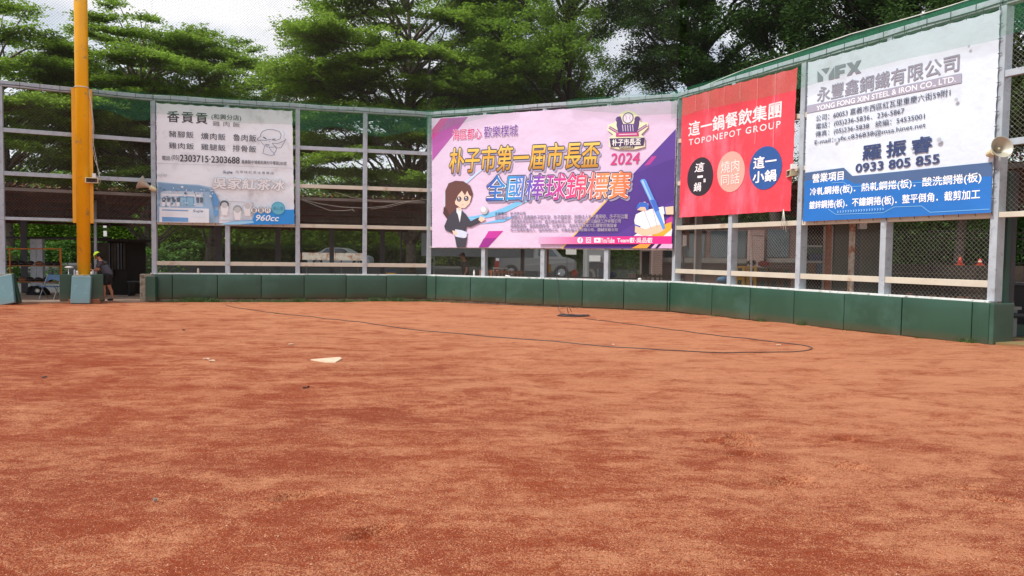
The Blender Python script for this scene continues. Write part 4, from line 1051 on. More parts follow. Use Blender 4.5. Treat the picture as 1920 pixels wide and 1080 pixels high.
# ------------------------------------------------------------------ dugout roofs behind the fence
def roof(fr, a0, a1, label, zf=3.46, zb=2.62, bf=-0.75, bb=-6.2, posts=(), mitre0=0.0, mitre1=0.0):
    root = thing('dugout_roof', fr.p(a0, bf, 0), label, 'shed roof', 'shed roofs behind the backstop fence')
    n = max(1, round((a1 - a0) / 2.2)); w = (a1 - a0) / n
    for i in range(n):
        g = MB(); vs = []; fs = []; m = 22
        for j in range(m + 1):
            a = a0 + w * (i + j / m); zz = 0.022 * math.cos(j * math.pi)
            t0 = (a - a0) / (a1 - a0)
            sh = mitre0 * (1 - t0) + mitre1 * t0
            for (b, z) in ((bf, zf), ((bf + bb) / 2, (zf + zb) / 2), (bb, zb)):
                vs.append(fr.p(a + sh * (b - bf) / (bb - bf), b, z + zz + 0.06))
        for j in range(m):
            for k in range(2): q = j * 3 + k; fs.append((q, q + 3, q + 4, q + 1))
        g.add(vs, fs); s = g.build('roof_sheet', 'roof_rust', root)
    for k in range(5):
        t = k / 4; b = bf - 0.1 + (bb - bf + 0.2) * t; z = zf + (zb - zf) * t
        g = MB(); g.lbox(fr, a0, a1, b - 0.03, b + 0.03, z - 0.09, z - 0.002); g.build('purlin', 'roof_rust', root)
    g = MB(); g.lbox(fr, a0, a1, bf + 0.03, bf + 0.11, zf - 0.075, zf + 0.02); g.build('gutter', 'gutter', root)
    k = a0 + 1.0
    while k < a1:
        g = MB()
        P = lambda b, z, s: fr.p(k + s, b, z)
        g.hexa([P(bf, zf - .19, -.03), P(bf, zf - .19, .03), P(bb, zb - .19, .03), P(bb, zb - .19, -.03), P(bf, zf - .092, -.03), P(bf, zf - .092, .03), P(bb, zb - .092, .03), P(bb, zb - .092, -.03)])
        g.build('rafter', 'roof_rust', root); k += 2.9
    for (a, b, wd) in posts:
        g = MB(); g.lbox(fr, a - wd / 2, a + wd / 2, b - 0.012, b + 0.012, -0.1, zf - 0.5); g.lbox(fr, a - wd / 2, a - wd / 2 + .02, b - 0.09, b - 0.013, -0.1, zf - 0.5); g.lbox(fr, a + wd / 2 - .02, a + wd / 2, b - 0.09, b - 0.013, -0.1, zf - 0.5)
        g.build('post', 'steel_dark', root)
    # fallen leaves lying along the front edge
    g = MB(); rnd = random.Random(int(a1 * 10))
    for _ in range(int((a1 - a0) * 60)):
        a = rnd.uniform(a0, a1); b = bf - rnd.uniform(-.05, .5); z = zf + 0.09 + rnd.random() ** 2 * 0.11 - 0.16 * (bf - b)
        c = fr.p(a, b, z); d = Vector((rnd.gauss(0, 1), rnd.gauss(0, 1), rnd.gauss(0, .6))).normalized() * .06; e = Vector((rnd.gauss(0, 1), rnd.gauss(0, 1), rnd.gauss(0, .6))).normalized() * .04
        g.add([c - d, c - e, c + d, c + e], [(0, 1, 2, 3)])
    o = g.build('fallen_leaves', 'roof_litter', root); o['kind'] = 'stuff'
    return root
mat('roof_litter', srgb(110, 74, 50), 0.9, 0, var=0.5, vscale=6, stain=srgb(84, 96, 44), stain_amt=0.5, stain_scale=2)
pa_ = lambda fr, x, b: fr.px(x, 480, b)[0]
roof(fs0, -7, fs0.L + 0.2, 'rusty corrugated dugout roof behind the yellow pole at the far left', posts=[(pa_(fs0, 45, -5.2), -5.2, .2)], mitre1=-1.1)
roof(fs1, 0.15, fs1.L - .05, 'rusty corrugated dugout roof behind the menu banner and the open bays', zf=3.5,
     posts=[(pa_(fs1, 410, -4.6), -4.6, .24), (pa_(fs1, 521, -4.8), -4.8, .2), (pa_(fs1, 622, -4.8), -4.8, .18), (pa_(fs1, 717, -4.8), -4.8, .18), (pa_(fs1, 565, -5.4), -5.4, .06), (pa_(fs1, 752, -5.4), -5.4, .06)], mitre0=-.5, mitre1=.9)
roof(fs2, 0.1, fs2.L - .1, 'dugout roof hidden behind the purple banner', zf=3.5, posts=[(pa_(fs2, 979, -3.6), -3.6, .12)], mitre0=-.9, mitre1=.9)
roof(fs3, 0.1, fs3.L + 7, 'dugout roof behind the red banner and the steel company banner', zf=3.55, bf=-1.05, bb=-5.4, zb=3.0, mitre0=-.7)

def PB(mb, x0, y0, x1, y1, Y, th):
    """solid box that fills the photo rectangle at distance Y"""
    a = at(x0, y1, Y); b = at(x1, y0, Y); mb.box(a.x, b.x, Y, Y + th, a.z, b.z)
def pobj(name, m, rects, Y, th, parent, bevel=0.0):
    g = MB()
    for r in rects: PB(g, *r, Y, th)
    return g.build(name, m, parent, bevel=bevel)

# ------------------------------------------------------------------ left dugout furniture
rk_Y = 24.9
rk = thing('equipment_rack', at(60, 560, rk_Y), 'orange metal frame rack with two shelves of dark gloves behind the left opening', 'rack')
def rack_bar(p, q, r=.022, m='rust_orange', nm='bar'):
    g = MB(); g.rod(at(*p, rk_Y + (p[2] if len(p) > 2 else 0)) if len(p) == 2 else at(p[0], p[1], rk_Y + p[2]), at(*q, rk_Y) if len(q) == 2 else at(q[0], q[1], rk_Y + q[2]), r, 6); return g.build(nm, m, rk)
rack_bar((2, 466.5), (114.5, 466.5)); rack_bar((114, 466), (116, 556)); rack_bar((18, 466), (20, 556)); rack_bar((18, 466, .5), (20, 553, .5)); rack_bar((112, 466, .5), (114, 553, .5))
def shelf(y, x0, x1):
    a = at(x0, y, rk_Y); b = at(x1, y, rk_Y); g = MB(); g.box(a.x, b.x, rk_Y + .02, rk_Y + .5, a.z - .02, a.z + .01); g.build('shelf', 'shelf_brown', rk); return a.z + .01
z1 = shelf(497.5, 6, 113); z2 = shelf(528, 18, 113); z3 = shelf(557, 35, 112)
rnd = random.Random(3)
def glove(x, Y, z, k, mt, label):
    c = Vector((x, Y, z)); o = thing('baseball_glove', c, label, 'baseball glove', 'gloves on the rack shelves')
    ry = rnd.uniform(-.6, .6)
    g = MB(); rot = Matrix.Rotation(ry, 3, 'Z') @ Matrix.Rotation(rnd.uniform(.0, .25), 3, 'X')
    for j in range(4): g.ell(c + rot @ Vector((-.07 + j * .045, 0.02, .075 + .012 * math.sin(j * 1.2))), .026, .10, .06, 8, 5, rot @ Matrix.Rotation((j - 1.5) * .12, 3, 'Z'))
    g.build('finger', mt, o, smooth=True)
    g = MB(); g.ell(c + rot @ Vector((0, -.05, .06)), .11, .08, .055, 10, 6, rot); g.ell(c + rot @ Vector((.12, -.03, .055)), .03, .09, .05, 8, 5, rot @ Matrix.Rotation(-.6, 3, 'Z'))
    g.build('palm', mt, o, smooth=True)
wts = ['behind the left post', 'second from the left', 'third from the left', 'in the middle', 'with a tan edge right of the middle', 'second from the right end', 'at the right end']
for j, x in enumerate((14, 26, 41, 57, 73, 90, 106)):
    glove(at(x, 490, rk_Y + .2).x, rk_Y + .2, z1 + 0.0, 1, 'leather_tan' if j == 4 else 'leather_dark', 'dark glove on the upper rack shelf, ' + wts[j])
for j, x in enumerate((26, 42, 57, 72, 88)):
    glove(at(x, 525, rk_Y + .2).x, rk_Y + .2, z2 + 0.0, 1, 'leather_tan' if j == 1 else 'leather_dark', 'dark glove on the lower rack shelf, ' + ['leftmost of the row', 'tan one second from the left', 'in the middle', 'second from the right', 'rightmost behind the chair back'][j])
# folding chair
cY = 24.0
ch = thing('folding_chair', at(92, 568, cY), 'light blue folding chair with chrome frame left of the yellow pole', 'chair')
def crod(a, b, r=.013, m='chrome', nm='frame'):
    g = MB(); g.rod(a, b, r, 7); return g.build(nm, m, ch)
g0 = gnd(92, 569, -.03); cx, cy_, cz = at(92, 569, cY).x, cY, -.03
for s in (-1, 1):
    X = cx + s * .235 + .03
    crod((X, cy_ - .20, cz), (X, cy_ + .28, cz + .80)); crod((X - .02 * s, cy_ + .26, cz), (X - .02 * s, cy_ - .10, cz + .43))
crod((cx - .205, cy_ - .20, cz + .012), (cx + .265, cy_ - .20, cz + .012)); crod((cx - .19, cy_ + .26, cz + .012), (cx + .25, cy_ + .26, cz + .012))
g = MB(); g.box(cx - .22, cx + .28, cy_ - .16, cy_ + .22, cz + .41, cz + .44); g.build('seat', 'chair_blue', ch, bevel=.01)
g = MB(); vs = []
for i in range(9):
    t = i / 8; x = cx - .20 + .46 * t; lo = cz + .56 + .09 * math.sin(math.pi * t)
    for (zz, yy) in ((lo, cy_ + .17 + (lo - cz - .56) * .4), (cz + .80, cy_ + .27)): vs.append((x, yy - .03 * math.sin(math.pi * t), zz)); vs.append((x, yy + .02 - .03 * math.sin(math.pi * t), zz))
g.add(vs, [f for i in range(8) for f in ((4 * i, 4 * i + 4, 4 * i + 6, 4 * i + 2), (4 * i + 1, 4 * i + 3, 4 * i + 7, 4 * i + 5), (4 * i + 2, 4 * i + 6, 4 * i + 7, 4 * i + 3), (4 * i, 4 * i + 1, 4 * i + 5, 4 * i + 4))])
g.build('backrest', 'chair_blue', ch, smooth=False)
g = MB(); c0 = Vector((cx - .24, cy_ - .18, cz + .30))
for k in range(9): t = k * .7; g.rod(c0, c0 + Vector((math.cos(t) * .09, -.03, math.sin(t) * .07)), .02, 4, .006)
tag(g.build('cloth_knot', 'cloth_white', smooth=True), 'small white cloth knot tied to the blue folding chair', 'cloth')
bgY = 26.0
bag = MB(); bag.ell(at(72, 556, bgY) + Vector((0, 0, .05)), .42, .22, .34, 14, 8); bag.ell(at(60, 552, bgY) + Vector((0, 0, .1)), .2, .2, .2, 10, 6)
tag(bag.build('sports_bag', 'shorts', smooth=True), 'dark sports bag on the dugout floor under the rack shelves', 'bag')
hr = thing('handrail', at(60, 520, 27), 'grey steel rail with a doubled post crossing behind the left rack', 'railing')
g = MB(); g.rod(at(-40, 445, 27), at(204, 448, 27), .045, 6); g.build('rail', 'steel_dark', hr)
for x0 in (58, 70):
    g = MB(); PB(g, x0, 446, x0 + 9, 600, 27, .15); g.build('post', 'galvanised', hr)
g = MB(); g.rod(at(178.5, 376, 25.2), at(180, 560, 25.2), .05, 8)
tag(g.build('steel_post', 'galvanised', smooth=True), 'thin grey steel post standing just right of the yellow pole', 'post')
sg = thing('sign_strip', at(196, 450, 30), 'two small white plates one above the other right of the yellow pole', 'sign')
pobj('plate', 'white_paint', [(193.5, 419, 199.5, 427)], 30, .03, sg); pobj('plate', 'white_paint', [(194, 433, 200, 443)], 30, .03, sg)
g = MB(); g.rod(at(197, 400, 30.05), at(197, 452, 30.05), .02, 6); g.build('pole', 'steel_dark', sg)
sh = thing('shed', at(215, 560, 26.5), 'small dark weathered shed behind the bending person', 'shed')
pobj('wall', 'wall_shed', [(172, 455, 203, 575)], 26.5, 1.5, sh); pobj('wall', 'wall_dark', [(203, 452, 237, 575)], 26.6, 1.4, sh)
for x0, x1 in ((204, 206), (209, 211.5), (213, 218), (220, 223), (226, 228), (231, 234)): pobj('board', 'wall_shed' if x0 % 2 else 'steel_dark', [(x0, 456, x1, 505 if x0 > 212 else 520)], 26.5, .06, sh)
pobj('roof_board', 'wall_dark', [(168, 448, 240, 452)], 26.3, 1.9, sh)
bn = thing('bench', at(262, 545, 26), 'dark bench in the shade of the opening right of the person', 'bench')
g = MB(); a = at(238, 527, 26); b = at(283, 527, 26); g.box(a.x, b.x, 26, 26.4, a.z - .04, a.z); g.build('seat', 'steel_dark', bn)
for x in (241, 280): q = at(x, 530, 26); g = MB(); g.box(q.x - .03, q.x + .03, 26.02, 26.38, -.1, a.z - .04); g.build('leg', 'black_iron', bn)

# ------------------------------------------------------------------ car behind the open bays
def wheel(parent, c, r, w, yaw_m, name='wheel'):
    g = MB(); ax = yaw_m @ Vector((0, 1, 0)); g.rod(c - ax * w / 2, c + ax * w / 2, r, 24); t = g.build(name, 'rubber', parent, bevel=0, smooth=False)
    g = MB(); g.rod(c - ax * (w / 2 + .006), c + ax * (w / 2 + .006), r * .62, 18)
    for k in range(5):
        th = k * 2 * math.pi / 5; e = yaw_m @ Vector((math.cos(th), 0, math.sin(th)))
        g.rod(c - ax * (w / 2 + .012) + e * .05, c - ax * (w / 2 + .012) + e * r * .6, .03, 5)
    g.build('rim', 'chrome', parent)
def side_car(name, ox, oy, oz, prof, glass_polys, width, wheels, paint, label, cat, extra=None):
    """prof: side outline (x forward to the right, z) extruded with tumblehome"""
    root = thing(name, (ox, oy, oz), label, cat); I = Matrix.Identity(3)
    g = MB(); n = len(prof)
    vs = []
    for (yy, k) in ((0.0, 1), (width, 1)):
        for (x, z) in prof:
            inset = max(0, z - 0.95) * .28
            vs.append((ox + x, oy + (yy + inset if yy == 0 else yy - inset), oz + z))
    tr = tessellate_polygon([[Vector((x, z, 0)) for x, z in prof]])
    fs = [tuple(t) for t in tr] + [tuple(i + n for i in t) for t in tr] + [(i, (i + 1) % n, n + (i + 1) % n, n + i) for i in range(n)]
    g.add(vs, fs); g.build('body', paint, root)
    for gp in glass_polys:
        g = MB(); vv = []
        for (x, z) in gp: inset = max(0, z - 0.95) * .28; vv.append((ox + x, oy + inset - .012, oz + z))
        vv += [(x, y + .02, z) for x, y, z in vv]; m = len(gp)
        g.add(vv, [tuple(range(m))] + [(i, (i + 1) % m, m + (i + 1) % m, m + i) for i in range(m)]); g.build('window', 'glass_dark', root)
    for (x, r) in wheels:
        g = MB(); g.rod((ox + x, oy - .004, oz + r), (ox + x, oy + .3, oz + r), r + .06, 22); g.build('wheel_arch', 'rubber', root)
        wheel(root, Vector((ox + x, oy + .08, oz + r)), r, .2, I)
        wheel(root, Vector((ox + x, oy + width - .08, oz + r)), r, .2, I)
    return root
carY = 53.0
cx0 = at(574, 490, carY).x; rz = 0.52
prof = [(0.05, .35), (0.0, .62), (0.05, .92), (0.45, .97), (0.98, 1.12), (1.35, 1.36), (1.7, 1.42), (2.5, 1.41), (2.85, 1.33), (3.45, .98), (4.2, .86), (4.45, .74), (4.52, .5), (4.48, .25), (0.3, .22)]
car = side_car('parked_car', cx0, carY, rz, prof, [[(1.08, 1.02), (1.42, 1.32), (1.95, 1.36), (1.95, 1.0)], [(2.02, 1.0), (2.02, 1.36), (2.5, 1.35), (2.78, 1.27), (3.15, .98)]], 1.75, [(0.82, .31), (3.66, .31)], 'car_white', 'white sedan parked on the road beyond the open fence bays', 'car')
g = MB(); g.box(cx0 + 4.3, cx0 + 4.47, carY - .01, carY + .25, rz + .62, rz + .74); g.build('headlight', 'chrome', car)
g = MB(); g.box(cx0 + 1.97, cx0 + 1.985, carY - .01, carY + .01, rz + .3, rz + .98); g.build('door_seam', 'rubber', car)
g = MB(); g.box(cx0 + 2.9, cx0 + 3.05, carY - .16, carY - .02, rz + .98, rz + 1.08); g.build('mirror', 'car_white', car)
gb = thing('rusty_board', at(622, 500, 40), 'long white horizontal board streaked with rust in front of the parked sedan', 'barrier')
g = MB(); a = at(561, 487, 40); b = at(681, 475, 40); g.box(a.x, b.x, 40, 40.06, a.z, b.z); g.build('board', 'rusty_white', gb)
for x in (575, 640, 672): q = at(x, 487, 40.1); g = MB(); g.box(q.x - .03, q.x + .03, 40.07, 40.13, -.09, b.z - .05); g.build('post', 'steel_dark', gb)

# ------------------------------------------------------------------ behind the purple banner
mat('truck_grey', srgb(104, 106, 106), 0.4, 0, var=.05)
pk = 40.0; px0 = at(929, 490, pk).x; pz = -.09
prof = [(0, .55), (0, 1.08), (2.05, 1.10), (2.1, 1.62), (2.25, 1.72), (3.1, 1.72), (3.6, 1.18), (4.2, 1.05), (4.35, .9), (4.35, .4), (0.05, .38)]
tk_ = side_car('pickup_truck', px0, pk, pz + .45, prof, [[(2.28, 1.2), (2.32, 1.6), (3.0, 1.6), (3.35, 1.2)]], 1.6, [(0.85, .33), (2.2, .33), (3.6, .33)][0:1] + [(3.55, .33)], 'truck_grey', 'pale grey pickup truck with red tail lamp seen below the purple banner', 'truck')
g = MB(); g.box(px0 - .03, px0 + .18, pk - .02, pk + .2, pz + .85, pz + 1.4); g.build('tail_lamp', 'tail_red', tk_)
g = MB(); g.box(px0 + .02, px0 + .2, pk - .03, pk - .021, pz + 1.36, pz + 1.5); g.box(px0 - .2, px0 + .2, pk - .05, pk + .2, pz + .78, pz + .85); g.build('lamp_trim', 'white_paint', tk_)
cn = thing('canopy', at(900, 480, 44), 'long pale grey canopy panel above the pickup truck, seen through the mesh', 'canopy')
pobj('fascia', 'wall_grey', [(790, 440, 1010, 480)], 44, .2, cn)
for x in (812, 1008): pobj('post', 'wall_grey', [(x, 480, x + 3, 520)], 44.02, .15, cn)
bx = thing('kiosk', at(1115, 500, 36), 'grey kiosk with pale roller shutter seen below the purple banner', 'kiosk')
pobj('wall', 'wall_grey', [(1100, 440, 1137, 530)], 36, 2, bx); pobj('shutter', 'white_paint', [(1105, 479, 1126, 490)], 35.95, .04, bx); pobj('panel', 'steel_dark', [(1104, 493, 1134, 530)], 35.95, .04, bx)
wb = thing('notice_board', at(1070, 490, 37), 'pale blue board on posts left of the grey kiosk', 'sign')
pobj('board', 'cloth_white', [(1061, 455, 1081, 477)], 37, .06, wb)
for x in (1062, 1077): pobj('post', 'steel_dark', [(x, 477, x + 2, 520)], 37.02, .05, wb)
rp = thing('marker_pole', at(1026, 515, 28), 'rusty pole with a yellow spotted tag below the purple banner', 'pole')
g = MB(); g.rod(at(1027, 455, 28), at(1025, 560, 28), .05, 8); g.build('pole', 'brick_base', rp); pobj('tag', 'crate_yellow', [(1028.5, 496, 1033.5, 511)], 27.9, .02, rp)
tb = thing('table', at(938, 505, 29), 'pale folding table standing in the dugout below the purple banner', 'table')
g = MB(); a = at(924, 504, 29); b = at(952, 504, 29); g.box(a.x, b.x, 29, 29.5, a.z, a.z + .05); g.build('table_top', 'cream_rail', tb)
for x, yy in ((926, 29.05), (950, 29.05), (926, 29.45), (950, 29.45)): q = at(x, 505, yy); g = MB(); g.rod((q.x, yy, -.05), (q.x, yy, a.z), .015, 6); g.build('leg', 'chrome', tb)
hs_ = MB(); hs_.tube([at(1106, 506, 27), at(1110, 507, 27), at(1113, 512, 27), at(1114, 520, 27), at(1113, 535, 27), Vector((at(1113, 535, 27).x, 27.1, -.04))], .055, 8)
tag(hs_.build('white_hose', 'cloth_white', smooth=True), 'curved white hose standing up behind the low wall', 'hose')
hoop = MB(); hoop.tube([at(1121, 530, 27), at(1121, 504, 27), at(1124, 501, 27), at(1133, 501, 27), at(1136, 504, 27), at(1136, 530, 27)], .012, 6)
tag(hoop.build('wire_hoop', 'chrome'), 'thin metal hoop beside the white hose', 'hoop')
def lump(name, x, y, Y, rx, rz, m, label, cat):
    g = MB(); c = at(x, y, Y); g.ell(c, rx, .18, rz, 14, 8)
    g.v = [(vx + .03 * math.sin(vz * 17 + vx * 9), vy, vz + .02 * math.sin(vx * 21)) for vx, vy, vz in g.v]
    # drop a shelf crate below so the thing rests on something
    return tag(g.build(name, m, smooth=True), label, cat)
def stand(x0, x1, ytop, Y, th, m, label, cat='bench', name='storage_bench'):
    o = thing(name, Vector((at((x0 + x1) / 2, ytop, Y).x, Y, -.05)), label, cat)
    a = at(x0, ytop, Y); b = at(x1, ytop, Y); g = MB(); g.box(a.x, b.x, Y - th / 2, Y + th / 2, a.z - .05, a.z); g.build('seat', m, o)
    k = a.x + .05
    while k < b.x:
        g = MB(); g.box(k, k + .05, Y - th / 2 + .02, Y + th / 2 - .02, -.06, a.z - .05); g.build('leg', m, o); k += max(.8, (b.x - a.x - .12))
    return a.z
z_ = stand(1040, 1192, 519, 26.3, .5, 'crate_brown', 'brown bench in the dugout below the purple banner holding a bag and a crate')
def on_shelf(name, x, wd, h, Y, z, m, label, cat):
    c = at(x, 515, Y); g = MB(); g.ell((c.x, Y, z + h / 2), wd / 2, .16, h / 2, 14, 8)
    return tag(g.build(name, m, smooth=True), label, cat)
on_shelf('cloth_bundle', 1077, .24, .27, 26.3, z_, 'cone_orange', 'orange bundle on the brown bench left of the white hose', 'bundle')
on_shelf('gym_bag', 1149, .34, .2, 26.3, z_, 'cloth_navy', 'navy gym bag on the brown bench right of the white hose', 'bag')
cr0 = thing('wire_crate', (at(1184, 515, 26.3).x, 26.3, z_), 'small pale wire crate at the right end of the brown bench', 'crate')
g = MB(); X = at(1184, 515, 26.3).x
for i in range(6):
    for (q0, q1) in (((X - .13 + i * .052, 26.2, z_), (X - .13 + i * .052, 26.2, z_ + .17)), ((X - .13, 26.2, z_ + i * .034), (X + .13, 26.2, z_ + i * .034))): g.rod(q0, q1, .005, 4)
g.build('wire_side', 'cloth_white', cr0)['kind'] = 'stuff'
g = MB(); g.box(X - .13, X + .13, 26.21, 26.42, z_, z_ + .15); g.build('box', 'shelf_brown', cr0)
# row of wooden seats
def seat_row(fr, a0, a1, b, label, m='crate_brown', zb=1.02):
    o = thing('wooden_bench', fr.p(a0, b, 0), label, 'bench')
    g = MB(); g.lbox(fr, a0, a1, b - .2, b + .2, .42, .46); g.build('seat', m, o)
    k = a0
    while k < a1 - .1:
        g = MB(); g.lbox(fr, k, k + .07, b - .24, b - .205, .47, zb); g.build('slat', m, o); k += .16
    g = MB(); g.lbox(fr, a0, a1, b - .27, b - .243, zb - .12, zb - .04); g.build('back_rail', m, o)
    for k in (a0 + .1, a1 - .15): g = MB(); g.lbox(fr, k, k + .06, b - .18, b + .18, -.05, .42); g.build('leg', m, o)
seat_row(fs2, 6.6, 8.4, -2.6, 'slatted brown bench in the dugout near the right end of the purple banner')
seat_row(fs2, .3, 2.2, -3.2, 'slatted brown bench in the dugout behind the left end of the purple banner', 'brick_base')

# ------------------------------------------------------------------ brick building behind the red banner
def brick_tex(name, c1, c2, mortar, scale=1.0):
    m = bpy.data.materials.new(name); m.use_nodes = True; N = m.node_tree.nodes; Lk = m.node_tree.links
    tc = N.new('ShaderNodeTexCoord'); mp = N.new('ShaderNodeMapping'); mp.inputs['Rotation'].default_value = (R(90), 0, 0)
    br = N.new('ShaderNodeTexBrick'); br.inputs['Scale'].default_value = scale; br.inputs['Brick Width'].default_value = .22; br.inputs['Row Height'].default_value = .075; br.inputs['Mortar Size'].default_value = .008
    br.inputs['Color1'].default_value = c1; br.inputs['Color2'].default_value = c2; br.inputs['Mortar'].default_value = mortar
    Lk.new(tc.outputs['Object'], mp.inputs[0]); Lk.new(mp.outputs[0], br.inputs['Vector']); Lk.new(br.outputs['Color'], N['Principled BSDF'].inputs['Base Color'])
    N['Principled BSDF'].inputs['Roughness'].default_value = .9
    MATS[name] = m
brick_tex('brick_far', srgb(98, 68, 62), srgb(82, 58, 54), srgb(108, 98, 92))  # brick colours darkened to stand in for shade behind the dugout
brick_tex('brick_far_pale', srgb(140, 110, 102), srgb(126, 98, 92), srgb(150, 138, 130))
bY = 31.0
bd = thing('brick_building', at(1350, 560, bY), 'low brown brick building with dark windows behind the red banner section', 'building')
pobj('wall', 'brick_far', [(1200, 425, 1600, 560)], bY, .3, bd)
for r_ in ((1246, 440, 1272, 484), (1284, 430, 1322, 482), (1332, 433, 1402, 483), (1438, 430, 1480, 482)):
    w_ = pobj('window', 'glass_dark', [r_], bY - .03, .028, bd)
    pobj('frame', 'wall_dark', [(r_[0] - 1.5, r_[1], r_[0], r_[3]), (r_[2], r_[1], r_[2] + 1.5, r_[3]), ((r_[0] + r_[2]) / 2 - .6, r_[1], (r_[0] + r_[2]) / 2 + .6, r_[3])], bY - .05, .05, w_)
pobj('ledge', 'mortar', [(1236, 485, 1400, 492)], bY - .15, .149, bd); pobj('ledge', 'mortar', [(1436, 485, 1500, 492)], bY - .15, .149, bd)
pobj('pillar', 'brick_far_pale', [(1402.5, 432, 1433.5, 560)], bY - .3, .298, bd); pobj('pillar', 'brick_far_pale', [(1222, 440, 1243, 560)], bY - .3, .298, bd)
df = thing('door_frame', at(1211, 500, 29), 'white door frame left of the brick building', 'door')
pobj('frame', 'white_paint', [(1201, 467, 1203.5, 520), (1218, 467, 1220.5, 520), (1203.5, 467, 1218, 471)], 29, .1, df); pobj('door', 'wall_dark', [(1203.5, 471, 1218, 520)], 29.05, .04, df)
# dugout interior, right wing
iY = 21.5
def col(x0, x1, y0, Y, m, label):
    g = MB(); a = at(x0, y0, Y); b = at(x1, y0, Y); g.box(a.x, b.x, Y, Y + .2, -.05, a.z); tag(g.build('steel_column', m, bevel=.004, seg=1), label, 'column')
col(1307, 1318, 380, 23.5, 'wall_grey', 'grey column with a pale edge behind the red banner bay')
g = MB(); a = at(1303.5, 400, 23.3); g.box(a.x, a.x + .045, 23.3, 23.34, -.05, a.z); tag(g.build('white_pipe', 'cloth_white'), 'thin white pipe on the left edge of the grey column', 'pipe')
g = MB(); a = at(1411, 442, 22.0); g.rod((a.x, 22.0, -.05), (a.x - .02, 22.0, a.z), .032, 8); g.rod((a.x, 22.0, a.z), (a.x + .35, 22.1, a.z), .02, 8); tag(g.build('white_pipe', 'cloth_white'), 'white standing pipe in front of the yellow crates', 'pipe')
col(1601, 1606, 380, 18.2, 'rusty_white', 'narrow pale post streaked with rust behind the steel banner bay')
col(1607, 1616, 380, 18.4, 'steel_dark', 'dark grey steel column right beside the rusty pale post')
g = MB(); PB(g, 1612, 417, 1626, 429, 18.2, .15); tag(g.build('junction_box', 'white_paint', bevel=.005), 'small white junction box high on the dark column', 'box')
# paper and ropes hanging behind the first red banner bay
g = MB(); PB(g, 1280, 441, 1287.5, 461, 23.2, .01); tag(g.build('paper_sheet', 'white_paint'), 'white sheet of paper hanging left of the grey column', 'paper')
g = MB()
for k in range(6):
    a = at(1284 + k * 1.6, 405, 23.4); b = at(1287 + k, 450 + 4 * math.sin(k), 23.4); c = at(1291 - k * .3, 470 - 3 * k, 23.4)
    g.tube([a, (a + b) / 2 + Vector((.03 * math.sin(k), 0, 0)), b, c, at(1292 - k, 440, 23.4), at(1288 + k, 405, 23.4)], .012, 5)
tag(g.build('hanging_ropes', 'leather_tan', smooth=True), 'bundle of tan ropes hanging beside the white paper', 'rope')
g = MB(); g.rod(at(1281, 461, 23.3), at(1283, 530, 23.3), .03, 7); tag(g.build('thin_post', 'steel_dark'), 'thin grey post below the hanging paper', 'post')
g = MB(); g.rod(at(1275, 462, 23.1), at(1284, 461, 23.1), .01, 5); g.rod(at(1273, 400, 23.1), at(1273, 530, 23.1), .016, 6); tag(g.build('pale_pipe', 'cream_rail'), 'pale pipe close behind the corner post of the red banner', 'pipe')
# crates
def crate(x0, x1, Y, z0, n, h, m, label):
    base = z0
    for k in range(n):
        a = at(x0, 500, Y).x; b = at(x1, 500, Y).x
        o = thing('plastic_crate', ((a + b) / 2, Y, base), label[k], 'crate', 'plastic crates stacked in the dugout')
        t = .02; g = MB(); g.box(a, b, Y, Y + .34, base, base + .03); g.build('base', m, o)
        for (q) in ((a, b, Y, Y + t), (a, b, Y + .34 - t, Y + .34), (a, a + t, Y + t, Y + .34 - t), (b - t, b, Y + t, Y + .34 - t)):
            g = MB(); g.box(q[0], q[1], q[2], q[3], base + .03, base + h - .012); g.build('side', m, o)
        g = MB(); g.box((a + b) / 2 - .06, (a + b) / 2 + .06, Y - .006, Y - .001, base + h * .35, base + h * .8); g.build('print', 'green_paint', o)
        base += h
    return base
cz_ = crate(1378, 1397, 22.4, -.05, 4, .36, 'crate_yellow', ['lowest yellow crate of the left stack beside the white pipe', 'second yellow crate from the floor in the left stack', 'third yellow crate from the floor in the left stack', 'topmost yellow crate of the left stack beside the white pipe'])
crate(1400, 1419, 22.5, -.05, 4, .36, 'crate_yellow', ['lowest yellow crate of the right stack behind the white pipe', 'second yellow crate from the floor in the right stack', 'third yellow crate from the floor in the right stack', 'topmost yellow crate of the right stack behind the white pipe'])
for k, (x0, x1) in enumerate(((1421, 1440), (1442, 1462), (1464, 1484))):
    nm = ('nearest the yellow ones', 'in the middle of the brown row', 'at the right of the brown row')[k]
    crate(x0, x1, 22.6, -.05, 4, .35, 'crate_brown', ['lowest brown crate of the stack ' + nm, 'second brown crate up in the stack ' + nm, 'third brown crate up in the stack ' + nm, 'topmost brown crate of the stack ' + nm])
g = MB(); a = at(1431, 490, 22.7); g.ell((a.x + .05, 22.77, 1.35 + .10), .2, .14, .10, 12, 6); tag(g.build('red_cloth', 'cloth_red', smooth=True), 'red cloth lying on the brown crates', 'cloth')
g = MB(); a = at(1410, 488, 22.67); g.ell((a.x, 22.67, 1.39 + .09), .14, .13, .09, 12, 6); tag(g.build('dark_bag', 'leather_dark', smooth=True), 'small dark bag on the topmost right yellow crate', 'bag')
stz = stand(1335, 1376, 531, 23.2, .45, 'crate_brown', 'low brown stool behind the red banner bay with a blue bundle', 'stool', 'low_stool')
g = MB(); a = at(1358, 528, 23.2); g.ell((a.x, 23.2, stz + .11), .24, .18, .11, 16, 8); tag(g.build('blue_bundle', 'cloth_blue', smooth=True), 'light blue cloth bundle left of the yellow crates', 'bundle')
